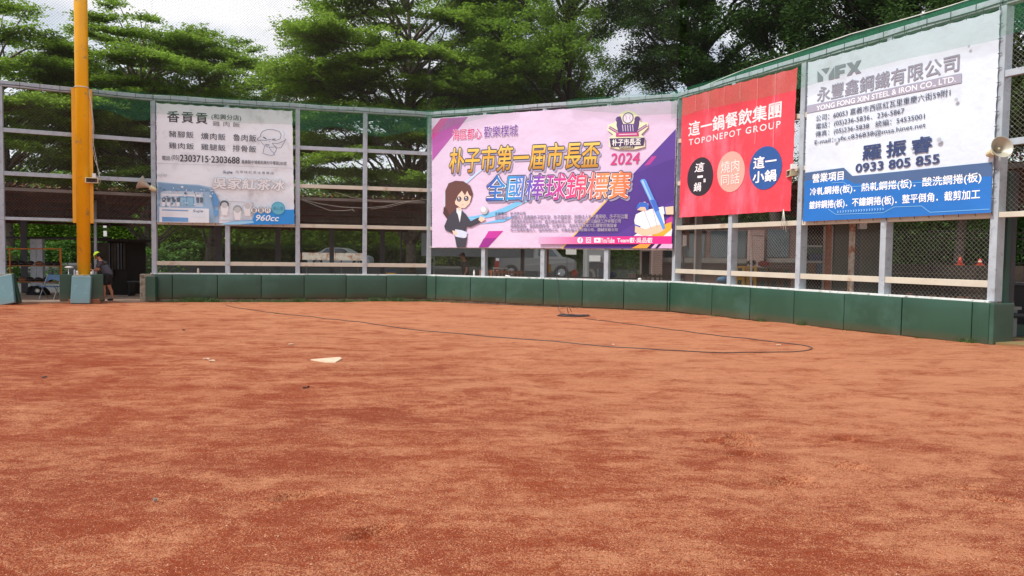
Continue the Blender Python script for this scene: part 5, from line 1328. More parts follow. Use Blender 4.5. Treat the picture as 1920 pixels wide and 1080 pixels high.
# poster board, panels, benches behind the steel banner
pbd = thing('poster_board', at(1528, 520, 19.6), 'white framed board with green and blue posters behind the steel banner', 'notice board')
pobj('frame', 'wall_grey', [(1510, 460, 1513, 514), (1542, 460, 1545.5, 545), (1513, 460, 1542, 463), (1513, 489, 1542, 493)], 19.6, .06, pbd)
pobj('poster', 'green_paint', [(1513.5, 463.5, 1541.5, 476)], 19.62, .02, pbd); pobj('poster', 'cloth_navy', [(1518, 477, 1541, 488.5)], 19.62, .02, pbd); pobj('poster', 'crate_brown', [(1513.5, 493.5, 1530, 514)], 19.62, .02, pbd); pobj('poster', 'cloth_navy', [(1531, 493.5, 1541.5, 514)], 19.62, .02, pbd)
pobj('leg', 'steel_dark', [(1511, 514, 1513, 560)], 19.6, .06, pbd)
pn = thing('partition_wall', at(1608, 520, 20), 'olive grey partition panel with a dark red edge behind the steel banner', 'wall')
pobj('panel', 'wall_olive', [(1562, 370, 1652, 560)], 20, .12, pn); pobj('red_edge', 'brick_base', [(1547, 400, 1561, 560)], 20.02, .1, pn); pobj('back', 'wall_dark', [(1500, 370, 1546, 560)], 20.2, .1, pn)
def long_bench(fr, a0, a1, b, z, label):
    o = thing('bench', fr.p(a0, b, 0), label, 'bench'); g = MB(); g.lbox(fr, a0, a1, b - .12, b + .12, z - .05, z); g.build('seat', 'steel_dark', o)
    for k in (a0 + .2, (a0 + a1) / 2, a1 - .25): g = MB(); g.lbox(fr, k, k + .05, b - .1, b + .1, -.05, z - .05); g.build('leg', 'steel_dark', o)
    return o
long_bench(fs3, e_a + .3, fs3.L - .1, -.75, .78, 'long grey bench right behind the fence below the steel banner')
rb = random.Random(5); g = MB()
for k in range(46): a = e_a + 2.0 + k * .05 + rb.uniform(-.02, .02); g.ell(fs3.p(a, -1.1 - rb.random() * .3, .75 + rb.random() * .10), .05, .05, .04, 6, 4)
tag(g.build('baseball_pile', 'leather_tan', smooth=True), 'pile of reddish worn balls in a tray behind the steel banner bench', 'balls', kind='stuff')
g = MB(); g.lbox(fs3, e_a + 1.9, e_a + 4.4, -1.5, -.98, .66, .72); g.lbox(fs3, e_a + 1.95, e_a + 2.0, -1.45, -1.0, -.05, .66); g.lbox(fs3, e_a + 4.3, e_a + 4.35, -1.45, -1.0, -.05, .66); tag(g.build('ball_tray', 'wall_grey'), 'low tray table holding the pile of worn balls', 'table')
# block wall with cones and iron fence at the far right
wl_ = thing('block_wall', at(1800, 520, 22), 'dark brown block wall with two small orange cones on top', 'wall')
a = at(1655, 495, 22); b = at(2150, 498, 22); rows = 6; bh = (a.z + .1) / rows; nb = 14; bw = (b.x - a.x) / nb
for j in range(rows):
    for i in range(nb + (j % 2)):
        x0 = a.x + (i - .5 * (j % 2)) * bw; g = MB(); g.box(max(a.x, x0 + .006), min(b.x, x0 + bw - .006), 22 + rnd.uniform(0, .01), 22.2, -.1 + j * bh + .006, -.1 + (j + 1) * bh - .004); g.build('block', 'wall_shed', wl_)
g = MB(); g.box(a.x, b.x, 22.02, 22.19, -.1, a.z - .01); g.build('mortar_core', 'mortar', wl_)
wtop = -.1 + rows * bh
def cone(x, y0, label, red):
    q = at(x, 490, 22.1); h = max(.16, at(x, y0, 22.1).z - wtop); o = thing('traffic_cone', (q.x, 22.1, wtop), label, 'cone', 'small orange cones on the block wall')
    g = MB(); g.box(q.x - .09, q.x + .09, 22.01, 22.19, wtop, wtop + .02); g.build('base', 'cone_orange', o)
    g = MB(); g.rod((q.x, 22.1, wtop + .02), (q.x, 22.1, wtop + h), .075, 14, .02); g.build('cone_body', 'cone_orange', o, smooth=True)
    g = MB(); g.rod((q.x, 22.1, wtop + .02 + h * .4), (q.x, 22.1, wtop + .02 + h * .6), .058, 14, .043); g.build('band', 'cloth_red' if red else 'rusty_white', o)
cone(1800, 482, 'orange cone on the block wall seen left of the end post', True); cone(1837.5, 485, 'smaller orange cone nearest the end post', False)
mf = thing('iron_fence', at(1900, 500, 24), 'black iron railing above the block wall at the far right', 'fence')
for (y) in (434, 446, 471, 492):
    g = MB(); p = at(1740, y, 24); q = at(2150, y, 24); g.rod(p, (q.x, 24, p.z), .02, 6); g.build('rail', 'black_iron', mf)
for k in range(30):
    x = at(1740 + k * 13.5, 480, 24).x; g = MB(); g.rod((x, 24, at(1740, 497, 24).z - .6), (x, 24, at(1740, 430, 24).z + .08 * (k % 2)), .014, 5, .008); g.build('bar', 'black_iron', mf)
gp = thing('green_post', fs4.p(.55, -1.2, 0), 'dark green steel post behind the right dugout opening', 'post')
g = MB(); q = at(1891, 480, 14.6); g.box(q.x - .045, q.x + .045, 14.6, 14.69, .1, 3.4); g.build('post', 'green_paint', gp)
g = MB(); q = at(1893, 480, 14.7); g.box(q.x + .03, q.x + .12, 14.7, 14.85, .1, 3.4); g.build('inner_post', 'steel_dark', gp)
dr = thing('dugout_rail', at(1900, 590, 13.4), 'grey tube rail with dark green base board across the right dugout opening', 'railing')
p = at(1872, 591, 15.0); g = MB(); g.rod(p, (p.x + 3.5, 15.0, p.z), .05, 10); g.build('tube', 'steel_dark', dr, smooth=True)
g = MB(); p = at(1880, 608, 15.1); g.box(p.x - .2, p.x + 3.5, 15.1, 15.25, .11, p.z); g.build('base_board', 'green_paint', dr)
sbx = thing('storage_box', at(1910, 560, 15.5), 'black storage box behind the rail in the right dugout opening', 'box')
g = MB(); p = at(1896, 535, 16.5); g.box(p.x, p.x + 2.2, 16.5, 17.2, .1, p.z); g.build('body', 'black_iron', sbx, bevel=.02); g = MB(); g.box(p.x - .03, p.x + 2.23, 16.46, 17.24, p.z + .002, p.z + .06); g.build('lid', 'steel_dark', sbx)
# ------------------------------------------------------------------ trees, hedge and wood
def leaf_quads(C, length, width, flat=0.5, droop=0.0, rng=RNG):
    n = len(C)
    th = rng.uniform(0, 2 * np.pi, n)
    nrm = np.stack([rng.normal(0, flat, n), rng.normal(0, flat, n), np.ones(n)], 1); nrm /= np.linalg.norm(nrm, axis=1)[:, None]
    d = np.stack([np.cos(th), np.sin(th), np.full(n, -droop)], 1)
    d -= nrm * (d * nrm).sum(1)[:, None]; d /= np.linalg.norm(d, axis=1)[:, None] + 1e-9
    e = np.cross(nrm, d)
    L = (length * rng.uniform(.7, 1.25, n))[:, None]; W = (width * rng.uniform(.7, 1.25, n))[:, None]
    V = np.stack([C - d * L / 2, C - e * W / 2 + nrm * 0.1 * W, C + d * L / 2, C + e * W / 2 + nrm * 0.1 * W], 1).reshape(-1, 3)
    F = np.arange(4 * n).reshape(-1, 4)
    return V, F
def limb_path(p, q, rnd, sag=.12, n=6):
    p, q = Vector(p), Vector(q); L = (q - p).length; pts = []
    for i in range(n + 1):
        t = i / n; c = p.lerp(q, t); c.z += sag * L * math.sin(math.pi * t) ; k = .045 * L * math.sin(math.pi * t)
        pts.append(c + Vector((rnd.uniform(-k, k), rnd.uniform(-k, k), rnd.uniform(-k, k) * .6)))
    return pts
def layered_tree(px, Y, H, Rr, z_low, m, seed, label, n_tiers=8, density=1.0, zbase=0.0, leaf=.19, trunk_r=.27, cx=0.0, flat=True):
    rnd = random.Random(seed); rng = np.random.default_rng(seed)
    x0 = at(px, 480, Y).x; base = Vector((x0, Y, zbase))
    root = thing('tree', base, label, 'tree', 'trees behind the ball field')
    g = MB(); top = Vector((x0 + cx * .7, Y, H * .9)); n = 9
    tp = [base.lerp(top, i / n) + Vector((.18 * math.sin(i * 1.3 + seed), .12 * math.cos(i * 1.7 + seed), 0)) * min(1, i) for i in range(n + 1)]
    g.tube(tp, .2, 10, radii=[trunk_r * (1.25 if i == 0 else 1) * (1 - .82 * (i / n)) for i in range(n + 1)])
    cl = []; 
    pads = []
    for t in range(n_tiers):
        f = t / (n_tiers - 1); z = z_low + (H - z_low) * f
        env = Rr * (math.sin(math.pi * (0.22 + 0.70 * f)) ** .7) * rnd.uniform(.85, 1.1)
        k = max(3, int(8 * env / Rr + 1.5)); ph = rnd.random() * 6.28
        for i in range(k):
            a = ph + i * 2 * math.pi / k + rnd.uniform(-.3, .3); r = env * rnd.uniform(.45, .78)
            pads.append((Vector((x0 + cx * f + r * math.cos(a), Y + r * math.sin(a), z + rnd.uniform(-.8, .8))), a, env * rnd.uniform(.34, .5)))
    for (c, a, pr) in pads:
        # limb out to the spray
        z0 = max(zbase + 2.2, c.z - (Vector((c.x - x0, c.y - Y)).length) * .55 - .5)
        s0 = min(n - 1, int(n * (z0 - zbase) / (H * .9 - zbase))); q = tp[max(1, s0)]
        g.tube(limb_path(q, c + Vector((0, 0, -.12)), rnd, .05), .05, 5, radii=[.085 * (1 - .8 * i / 6) * (pr / 2) ** .5 + .012 for i in range(7)])
        nt = int(22 * density * pr); ti = rnd.uniform(-.22, .30); td = rnd.random() * 6.28
        for _ in range(nt):
            th = a + rnd.gauss(0, 1.15); L = pr * rnd.uniform(.55, 1.25)
            e = c + Vector((L * math.cos(th), L * math.sin(th), rnd.uniform(-.05, .28) * L * .5 - .10 * L * L * .25 + ti * L * math.cos(th - td)))
            if _ % 4 == 0: g.tube([c, c.lerp(e, .5) + Vector((0, 0, .08 * L)), e], .012, 3, radii=[.022, .014, .006])
            m_ = int(26 * L)
            s = rng.uniform(.12, 1.0, m_) ** .75
            P = np.array(c)[None] + (np.array(e) - np.array(c))[None] * s[:, None]
            P[:, 2] += .08 * L * np.sin(np.pi * s * .8) * 1.6
            P += rng.normal(0, 1, P.shape) * np.array([.17, .17, .07])
            cl.append(P)
    C = np.concatenate(cl)
    V, F = leaf_quads(C, leaf, leaf * .52, .5, .25, rng)
    mesh_np('crown', V, F, m, root)
    g.build('trunk', 'bark', root, smooth=True)
    return len(C)
def dense_tree(px, Y, H, Rr, z_low, m, seed, label, n_cl=420, leaf=.17, trunk_r=.3, cx=0.0, gaps=0.0, bark='bark_dark', zbase=-.09, sq=1.0):
    rnd = random.Random(seed); rng = np.random.default_rng(seed)
    x0 = at(px, 480, Y).x; base = Vector((x0, Y, zbase))
    root = thing('tree', base, label, 'tree', 'trees behind the ball field')
    g = MB(); n = 8; top = Vector((x0 + cx, Y, H * .8))
    tp = [base.lerp(top, i / n) + Vector((.25 * math.sin(i * 1.1 + seed), .2 * math.cos(i * 1.5 + seed), 0)) * min(1, i) for i in range(n + 1)]
    g.tube(tp, .2, 10, radii=[trunk_r * (1.3 if i == 0 else 1) * (1 - .75 * i / n) for i in range(n + 1)])
    cl = []; zc = (H + z_low) / 2; hz = (H - z_low) / 2
    # main limbs, each carrying a group of twigs
    nl = 34
    for k in range(nl):
        u = rnd.uniform(-.8, 1); a = rnd.random() * 6.28; r = Rr * (1 - abs(u) ** 2.5) ** .5 * rnd.uniform(.5, .85)
        c = Vector((x0 + cx * .7 + r * math.cos(a), Y + r * math.sin(a) * sq, zc + u * hz * .85))
        s0 = max(1, min(n - 1, int(n * max(.12, (c.z - r * .7 - zbase) / (H * .8)))))
        pth = limb_path(tp[s0], c, rnd, .05, 7)
        g.tube(pth, .05, 6, radii=[(.12 * (1 - .82 * i / 7) + .012) * (trunk_r / .3) for i in range(8)])
        for j in range(int(.78 * n_cl / nl)):
            o = Vector((rnd.gauss(0, 1), rnd.gauss(0, 1), rnd.gauss(0, .75))).normalized() * rnd.uniform(.3, 1.0) * Rr * .34
            e = c + o
            if j % 3 == 0: g.tube([pth[rnd.randint(4, 7)], c.lerp(e, .5) + Vector((0, 0, .1)), e], .012, 3, radii=[.03, .018, .006])
            q = 125
            P = np.array(e)[None] + rng.normal(0, 1, (q, 3)) * np.array([.27, .27, .16])
            P[:, 2] -= .18 * ((P[:, 0] - e.x) ** 2 + (P[:, 1] - e.y) ** 2)
            cl.append(P)
    C = np.concatenate(cl)
    V, F = leaf_quads(C, leaf, leaf * .5, .7, .4, rng)
    mesh_np('crown', V, F, m, root)
    g.build('trunk', bark, root, smooth=True)
    return len(C)
nleaf = 0
nleaf += layered_tree(22, 42, 14.6, 6.6, 5.2, 'leaf_bright', 21, 'leftmost spreading tree with flat leafy sprays behind the dugout roof', 8, cx=-1.0, trunk_r=.4)
nleaf += layered_tree(283, 46, 16.0, 6.9, 5.0, 'leaf_bright', 22, 'tall spreading tree with flat sprays behind the menu banner', 9, cx=-1.0, trunk_r=.22)
nleaf += layered_tree(396, 51, 15.6, 7.2, 5.0, 'leaf_bright', 23, 'spreading tree with thick pale trunk right of the menu banner top', 8, cx=1.4, trunk_r=.42)
nleaf += layered_tree(770, 45, 20.0, 7.7, 5.6, 'leaf_bright', 24, 'large tree in the middle with wide tiers of bright leaves', 11, cx=-.5, trunk_r=.30, density=1.1)
nleaf += layered_tree(930, 56, 18.5, 6.5, 6.0, 'leaf_mid', 25, 'tree showing between the large middle tree and the dark trees', 9, cx=.5, trunk_r=.25)
nleaf += dense_tree(1110, 44, 21.0, 6.6, 8.2, 'leaf_mid', 31, 'open tree with leaning bare limbs above the purple banner', 1150, cx=-2.0, gaps=.3)
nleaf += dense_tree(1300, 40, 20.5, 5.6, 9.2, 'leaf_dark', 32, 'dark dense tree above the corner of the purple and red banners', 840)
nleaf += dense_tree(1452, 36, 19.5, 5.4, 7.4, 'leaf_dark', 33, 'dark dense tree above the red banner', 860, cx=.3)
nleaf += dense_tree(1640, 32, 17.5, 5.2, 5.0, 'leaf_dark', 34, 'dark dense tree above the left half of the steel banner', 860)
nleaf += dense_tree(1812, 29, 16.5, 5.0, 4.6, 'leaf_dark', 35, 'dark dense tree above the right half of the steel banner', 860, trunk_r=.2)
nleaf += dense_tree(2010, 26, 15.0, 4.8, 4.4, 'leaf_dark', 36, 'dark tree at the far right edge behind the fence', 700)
def leaf_mass(name, boxes, m, seed, leaf, label, dens, surf=True, cat='hedge'):
    rng = np.random.default_rng(seed); cl = []
    for (x0, x1, y0, y1, z0, z1) in boxes:
        n = int(dens * (x1 - x0) * (z1 - z0 + (y1 - y0)))
        P = rng.uniform(0, 1, (n, 3)); sel = rng.random(n)
        face = sel < (z1 - z0) / (z1 - z0 + y1 - y0)
        P[face, 1] = np.abs(rng.normal(0, .05, face.sum())); P[~face, 2] = 1 - np.abs(rng.normal(0, .05, (~face).sum()))
        X = x0 + P[:, 0] * (x1 - x0)
        wav = .12 * np.sin(X * 2.1 + seed) + .08 * np.sin(X * 5.3) + .05 * np.sin(X * 11 + 2)
        Yc = y0 + P[:, 1] * (y1 - y0) + rng.normal(0, .06, n) + .5 * wav; Z = z0 + P[:, 2] * (z1 - z0) + wav * P[:, 2] + rng.normal(0, .05, n)
        cl.append(np.stack([X, Yc, Z], 1))
    V, F = leaf_quads(np.concatenate(cl), leaf, leaf * .6, .8, .2, rng)
    return mesh_np(name, V, F, m)
hx0, hx1 = at(-60, 480, 56).x, at(800, 480, 56).x
o = leaf_mass('hedge', [(hx0, hx1, 56.5, 58, .55, 2.05)], 'leaf_hedge', 41, .2, '', 170)
tag(o, 'long clipped green hedge along the road beyond the dugout', 'hedge')
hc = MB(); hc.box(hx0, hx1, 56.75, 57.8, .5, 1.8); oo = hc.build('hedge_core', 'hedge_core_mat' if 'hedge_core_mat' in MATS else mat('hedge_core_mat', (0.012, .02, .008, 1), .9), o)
o = leaf_mass('hedge', [(at(1040, 480, 42).x, at(1210, 480, 42).x, 42, 43, -.1, 2.3)], 'leaf_hedge', 42, .16, '', 200)
tag(o, 'dark green hedge behind the kiosk below the purple banner', 'hedge')
o = leaf_mass('hedge', [(at(-80, 480, 36).x, at(130, 480, 36).x, 36, 37, -.1, 1.62)], 'leaf_hedge', 43, .15, '', 220)
tag(o, 'green hedge behind the left equipment rack', 'hedge')
o = leaf_mass('hedge', [(at(225, 480, 34).x, at(345, 480, 34).x, 34, 35, -.1, 1.6)], 'leaf_hedge', 44, .14, '', 220)
tag(o, 'green hedge seen in the opening right of the bending person', 'hedge')
# far wood closing the view below the crowns
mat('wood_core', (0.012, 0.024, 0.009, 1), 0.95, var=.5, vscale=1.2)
def wood(x0, x1, Y, z0, z1, m, n, seed, leaf):
    rng = np.random.default_rng(seed); k = n // 90
    c = np.stack([rng.uniform(x0, x1, k), rng.uniform(Y, Y + 8, k), z0 + (z1 - z0) * rng.uniform(0, 1, k) ** .9], 1)
    P = np.repeat(c, 90, 0) + rng.normal(0, 1, (k * 90, 3)) * np.array([.8, .6, .5])
    V, F = leaf_quads(P, leaf, leaf * .55, .7, .3, rng)
    o = mesh_np('far_wood', V, F, m)
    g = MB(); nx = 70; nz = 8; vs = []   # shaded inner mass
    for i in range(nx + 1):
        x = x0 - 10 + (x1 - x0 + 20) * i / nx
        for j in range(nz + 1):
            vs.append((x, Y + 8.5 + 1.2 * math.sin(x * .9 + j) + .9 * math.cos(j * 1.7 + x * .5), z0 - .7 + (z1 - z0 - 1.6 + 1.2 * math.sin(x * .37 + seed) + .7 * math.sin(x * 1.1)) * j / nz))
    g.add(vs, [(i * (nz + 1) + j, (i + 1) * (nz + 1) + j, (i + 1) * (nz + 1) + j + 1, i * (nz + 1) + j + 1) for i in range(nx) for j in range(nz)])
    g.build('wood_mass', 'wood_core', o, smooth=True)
    return o
tag(wood(-62, -4, 62, .6, 8.5, 'leaf_mid', 150000, 51, .26), 'dark mass of far bushes and trees beyond the hedge', 'woodland', kind='stuff')
tag(wood(-4, 55, 58, .0, 9.5, 'leaf_dark', 150000, 52, .26), 'dark mass of far trees behind the buildings on the right', 'woodland', kind='stuff')
# ------------------------------------------------------------------ loudspeakers and cords
def box_speaker(px, py, fr, b, w, h, label, capx, yaw=0.0):
    q = on_plane(px, py, fr.p(0, b, 0), fr.n); o = thing('loudspeaker', q, label, 'loudspeaker')
    rot = Matrix.Rotation(fr.ang() + yaw, 3, 'Z'); 
    def P(x, y, z): return q + rot @ Vector((x, y, z))
    # flared rectangular horn: outer rim, inner throat
    g = MB(); W, H = w / 2, h / 2; D = .2
    vs = [P(-W, 0, -H), P(W, 0, -H), P(W, 0, H), P(-W, 0, H), P(-W * .84, -.004, -H * .74), P(W * .84, -.004, -H * .74), P(W * .84, -.004, H * .74), P(-W * .84, -.004, H * .74), P(-W * .4, D, -H * .6), P(W * .4, D, -H * .6), P(W * .4, D, H * .6), P(-W * .4, D, H * .6)]
    g.add(vs, [(0, 1, 5, 4), (1, 2, 6, 5), (2, 3, 7, 6), (3, 0, 4, 7), (0, 8, 9, 1), (1, 9, 10, 2), (2, 10, 11, 3), (3, 11, 8, 0), (8, 11, 10, 9)]); g.build('horn', 'speaker_cream', o)
    g = MB(); vs = [P(-W * .84, -.003, -H * .74), P(W * .84, -.003, -H * .74), P(W * .84, -.003, H * .74), P(-W * .84, -.003, H * .74), P(-W * .25, .1, -H * .4), P(W * .25, .1, -H * .4), P(W * .25, .1, H * .4), P(-W * .25, .1, H * .4)]
    g.add(vs, [(0, 1, 5, 4), (1, 2, 6, 5), (2, 3, 7, 6), (3, 0, 4, 7), (4, 5, 6, 7)]); g.build('throat', 'speaker_dark', o)
    g = MB(); g.ell(P(0, .07, 0), .035, .035, .035, 8, 5); g.build('phase_plug', 'speaker_dark', o)
    g = MB(); g.hexa([P(capx + x, y, z) for z in (H + .005, H + .13) for (x, y) in ((-.05, .02), (.05, .02), (.05, .16), (-.05, .16))]); g.build('junction_box', 'white_paint', o, bevel=.006)
    return o
box_speaker(172, 338, fs0, .50, .36, .17, 'cream box loudspeaker fixed low on the right side of the yellow pole', .06)
box_speaker(1478, 325, fs3, .22, .30, .17, 'cream box loudspeaker between the red banner and the steel banner', .12, yaw=-.5)
def horn(c, axis, rm, L, label, lens):
    o = thing('horn_speaker', c, label, 'loudspeaker'); ax = Vector(axis).normalized(); a = ax.orthogonal().normalized(); b = ax.cross(a)
    g = MB(); n = 28; prof = [(0.0, .16), (.1, .18), (.25, .24), (.45, .38), (.65, .58), (.85, .82), (.96, .97), (1.0, 1.03), (1.012, 1.0), (.96, .93), (.85, .78), (.65, .54), (.45, .34), (.3, .22), (.3, 0.001)]
    vs = []
    for (t, r) in prof:
        for i in range(n): th = 2 * math.pi * i / n; vs.append(c + ax * (t * L) + (a * math.cos(th) + b * math.sin(th)) * r * rm)
    g.add(vs, [(k * n + i, k * n + (i + 1) % n, (k + 1) * n + (i + 1) % n, (k + 1) * n + i) for k in range(len(prof) - 1) for i in range(n)])
    g.build('bell', 'horn_grey', o, smooth=True)
    g = MB(); g.rod(c - ax * .12, c + ax * .03, rm * .3, 16, rm * .36); g.rod(c - ax * .17, c - ax * .12, rm * .18, 12, rm * .3); g.build('driver', 'speaker_cream', o, smooth=False)
    g = MB(); g.rod(c + ax * L * .28, c + ax * L * .62, rm * .12, 12, rm * .05); g.ell(c + ax * L * .64, rm * .12, rm * .12, rm * .12, 10, 6); g.build('reflector', 'speaker_cream', o, smooth=True)
    g = MB(); g.rod(c + Vector((0, 0, -.02)), lens, .018, 6); g.build('bracket', 'steel_dark', o)
    return o
q = on_plane(1862, 285, fs3.p(0, .26, 0), fs3.n)
horn(q, (-.02, -.93, .20) , .20, .27, 'round grey horn loudspeaker on the end post beside the steel banner', fs3.p(fs3.L, .07, q.z))
q = on_plane(283, 352, fs1.p(0, .30, 0), fs1.n)
horn(q, (-.80, -.25, .42), .23, .36, 'round grey horn loudspeaker aimed left on the post beside the menu banner', fs1.p(0, .07, q.z - .02))
g = MB(); P_ = lambda x, y: on_plane(x, y, fs0.p(0, .30, 0), fs0.n)
for k in range(2): g.tube([P_(166 + k, 168), P_(171 + k, 200), P_(174 + 2 * k, 235), P_(172 + 3 * k, 270), P_(178 + 3 * k, 300), P_(186 - 2 * k, 322), P_(188, 340), P_(184, 350)], .008, 5)
tag(g.build('speaker_wire', 'rope_white', smooth=True), 'pale wires hanging down beside the yellow pole to the box loudspeaker', 'wire')
g = MB(); P_ = lambda x, y: on_plane(x, y, fs1.p(0, -.35, 0), fs1.n)
g.tube([P_(567, 374), P_(600, 382), P_(640, 388), P_(680, 390), P_(720, 387), P_(760, 378), P_(800, 374)], .008, 5)
g.tube([P_(567, 375), P_(600, 388), P_(620, 395), P_(645, 395), P_(660, 393), P_(665, 397), P_(660, 391)], .008, 5)
g.tube([P_(695, 392), P_(730, 388), P_(762, 380)], .007, 5); g.tube([P_(628, 360), P_(660, 370), P_(700, 377), P_(750, 379), P_(770, 378)], .007, 5)
tag(g.build('sagging_wires', 'rope_white', smooth=True), 'thin pale wires sagging across the two open bays', 'wire')
g = MB()
for k in range(3): g.tube([fs3.p(e_a - .42, .16, Z4 + .35), fs3.p(e_a - .42 + .05 * (k - 1), .15, Z4 + .05), fs3.p(e_a - .43 + .09 * (k - 1), .13, Z4 - .12 - .05 * k)], .008, 5)
tag(g.build('loose_rope', 'rope_white', smooth=True), 'loose pale rope ends hanging from the lower corner of the red banner', 'rope')

# ------------------------------------------------------------------ things on the field and on the wall
def gz(x, y): return float(field_z(np.array(x), np.array(y)) + lumps(np.array(x), np.array(y)))
def gp_(px, py, dz=0.0):
    q = gnd(px, py)
    for _ in range(3): q = gnd(px, py, gz(q.x, q.y))
    q.z += dz; return q
def spline(P, n=10):
    out = []
    for i in range(len(P) - 1):
        p0, p1, p2, p3 = P[max(0, i - 1)], P[i], P[i + 1], P[min(len(P) - 1, i + 2)]
        for k in range(n):
            t = k / n; out.append(.5 * ((2 * p1) + (p2 - p0) * t + (2 * p0 - 5 * p1 + 4 * p2 - p3) * t * t + (3 * p1 - p0 - 3 * p2 + p3) * t ** 3))
    return out + [P[-1]]
cab = [gp_(x, y) for x, y in ((424, 573), (470, 581), (520, 588), (590, 595), (680, 605), (760, 617), (830, 624), (960, 635), (1090, 646), (1200, 654), (1300, 660), (1380, 662), (1450, 661), (1505, 659), (1521, 655), (1518, 651), (1490, 646), (1420, 638), (1340, 629), (1240, 616), (1160, 606), (1098, 598))]
cab = spline(cab, 12)
for p in cab: p.z = gz(p.x, p.y) + .010
g = MB(); g.tube(cab, .0075, 6); tag(g.build('long_cable', 'cable_black', smooth=True), 'long dark cable lying in a loop across the clay', 'cable')
g = MB(); c = gp_(1074, 593); rnd = random.Random(9)
for k in range(9):
    r_ = .18 + .035 * (k % 4); pts = []
    for t in np.linspace(0, 6.3, 22): pts.append(c + Vector((r_ * 1.5 * math.cos(t) + rnd.uniform(-.01, .01) + .05 * math.sin(k), .7 * r_ * math.sin(t), .012 + .006 * (k // 2) + .012 * math.sin(3 * t + k))))
    g.tube(pts, .011, 5)
g.tube([c + Vector((-.12, 0, .08)), c + Vector((-.16, 0, .22)), c + Vector((-.10, 0, .26)), c + Vector((-.04, 0, .12))], .01, 5)
tag(g.build('cable_coil', 'cable_black', smooth=True), 'flat coil of dark cable lying on the clay before the padded wall', 'cable')
wq = on_plane(1044, 527, fs2.p(0, .25, 0), fs2.n); g = MB()
g.tube([on_plane(1044, 500, fs2.p(0, -.1, 0), fs2.n), on_plane(1044, 520, fs2.p(0, .16, 0), fs2.n), wq, on_plane(1045, 560, fs2.p(0, .28, 0), fs2.n), gp_(1047, 583, .05), gp_(1052, 588, .02), gp_(1064, 591, .02)], .008, 5)
tag(g.build('drop_cord', 'steel_dark', smooth=True), 'thin cord coming over the wall down to the cable coil', 'cable')
# home plate: five sided rubber slab
hp = [gp_(x, y) for x, y in ((582, 675.5), (612, 680.3), (629, 680.8), (641, 674), (637, 670.8))]
zt = sum(p.z for p in hp) / 5 + .016
g = MB(); g.add([(p.x, p.y, zt) for p in hp] + [(p.x, p.y, zt - .07) for p in hp], [(0, 1, 2, 3, 4), (9, 8, 7, 6, 5)] + [(i, i + 5, (i + 1) % 5 + 5, (i + 1) % 5) for i in range(5)])
tag(g.build('home_plate', 'plate_white', bevel=.006), 'cream five sided home plate lying in the clay', 'home plate')
def scrap(px, py, w, m, label, seed, name='paper_scrap', cat='scrap'):
    r_ = random.Random(seed); c = gp_(px, py, .012); g = MB(); n = 7
    ring = [c + Vector((w * math.cos(2 * math.pi * i / n) * r_.uniform(.6, 1.1), w * .8 * math.sin(2 * math.pi * i / n) * r_.uniform(.6, 1.1), r_.uniform(0, .015))) for i in range(n)]
    g.add([c + Vector((0, 0, .012))] + ring + [p - Vector((0, 0, .012)) for p in ring], [(0, i + 1, (i + 1) % n + 1) for i in range(n)] + [(i + 1, i + 1 + n, (i + 1) % n + 1 + n, (i + 1) % n + 1) for i in range(n)])
    tag(g.build(name, m), label, cat)
scrap(388, 674, .06, 'plate_white', 'pale scrap on the clay left of the home plate, the larger of two', 1)
scrap(397, 677.5, .05, 'plate_white', 'thin pale scrap beside the larger scrap left of the home plate', 2)
scrap(547, 646.5, .06, 'plate_white', 'small pale scrap on the clay behind the home plate', 3)
scrap(344, 619.5, .045, 'leather_dark', 'dark flat clod on the clay below the menu banner', 4, 'clod', 'clod')
scrap(83, 709, .035, 'leather_dark', 'dark clod on the clay at the far left', 5, 'clod', 'clod')
scrap(571, 729, .025, 'leather_dark', 'dry dark leaf on the clay below the home plate', 6, 'dry_leaf', 'leaf')
scrap(578, 727, .02, 'wall_dark', 'smaller dry leaf beside the dark leaf below the home plate', 7, 'dry_leaf', 'leaf')
scrap(519, 588, .09, 'moss', 'small tuft of dry grass on the clay beside the cable', 8, 'grass_tuft', 'grass tuft')
scrap(1150, 647, .03, 'plate_white', 'tiny pale chip on the clay inside the cable loop', 9, 'stone_chip', 'stone')
scrap(291, 941, .014, 'mortar', 'grey stone in the clay at the lower left', 10, 'stone_chip', 'stone')
scrap(1460, 648, .05, 'plate_white', 'tiny white chip near the bend of the cable', 11, 'stone_chip', 'stone')
# on the sill
q = fs1.px(372, 509, 0.02); 
def sill(fr, px, b=0.0): return fr.p(fr.px(px, 505, b)[0], b, ZS + .015)
c = sill(fs1, 371.5); bt = thing('plastic_bottle', c, 'small grey bottle standing on the wall top under the menu banner', 'bottle')
g = MB(); g.rod(c, c + Vector((0, 0, .10)), .035, 12); g.rod(c + Vector((0, 0, .10)), c + Vector((0, 0, .125)), .035, 12, .018); g.build('body', 'rusty_white', bt); g = MB(); g.rod(c + Vector((0, 0, .125)), c + Vector((0, 0, .15)), .026, 10); g.build('cap', 'white_paint', bt)
g = MB(); c = sill(fs1, 381); g.ell(c + Vector((0, 0, .025)), .09, .05, .025, 10, 6); g.ell(c + Vector((-.05, 0, .035)), .03, .03, .02, 8, 5); tag(g.build('rag', 'leather_dark', smooth=True), 'dark rag lying beside the small bottle on the wall top', 'rag')
c = fs1.p(fs1.px(733, 512, -.35)[0], -.35, 0); cb = thing('orange_bucket', c, 'orange bucket top with a navy lid behind the wall left of the purple banner', 'bucket')
g = MB(); g.rod(c + Vector((0, 0, -.02)), c + Vector((0, 0, .93)), .14, 14, .19); g.build('bucket', 'crate_yellow', cb); g = MB(); g.ell(c + Vector((0, .02, .95)), .2, .2, .07, 14, 6); g.build('lid', 'cloth_navy', cb, smooth=True)
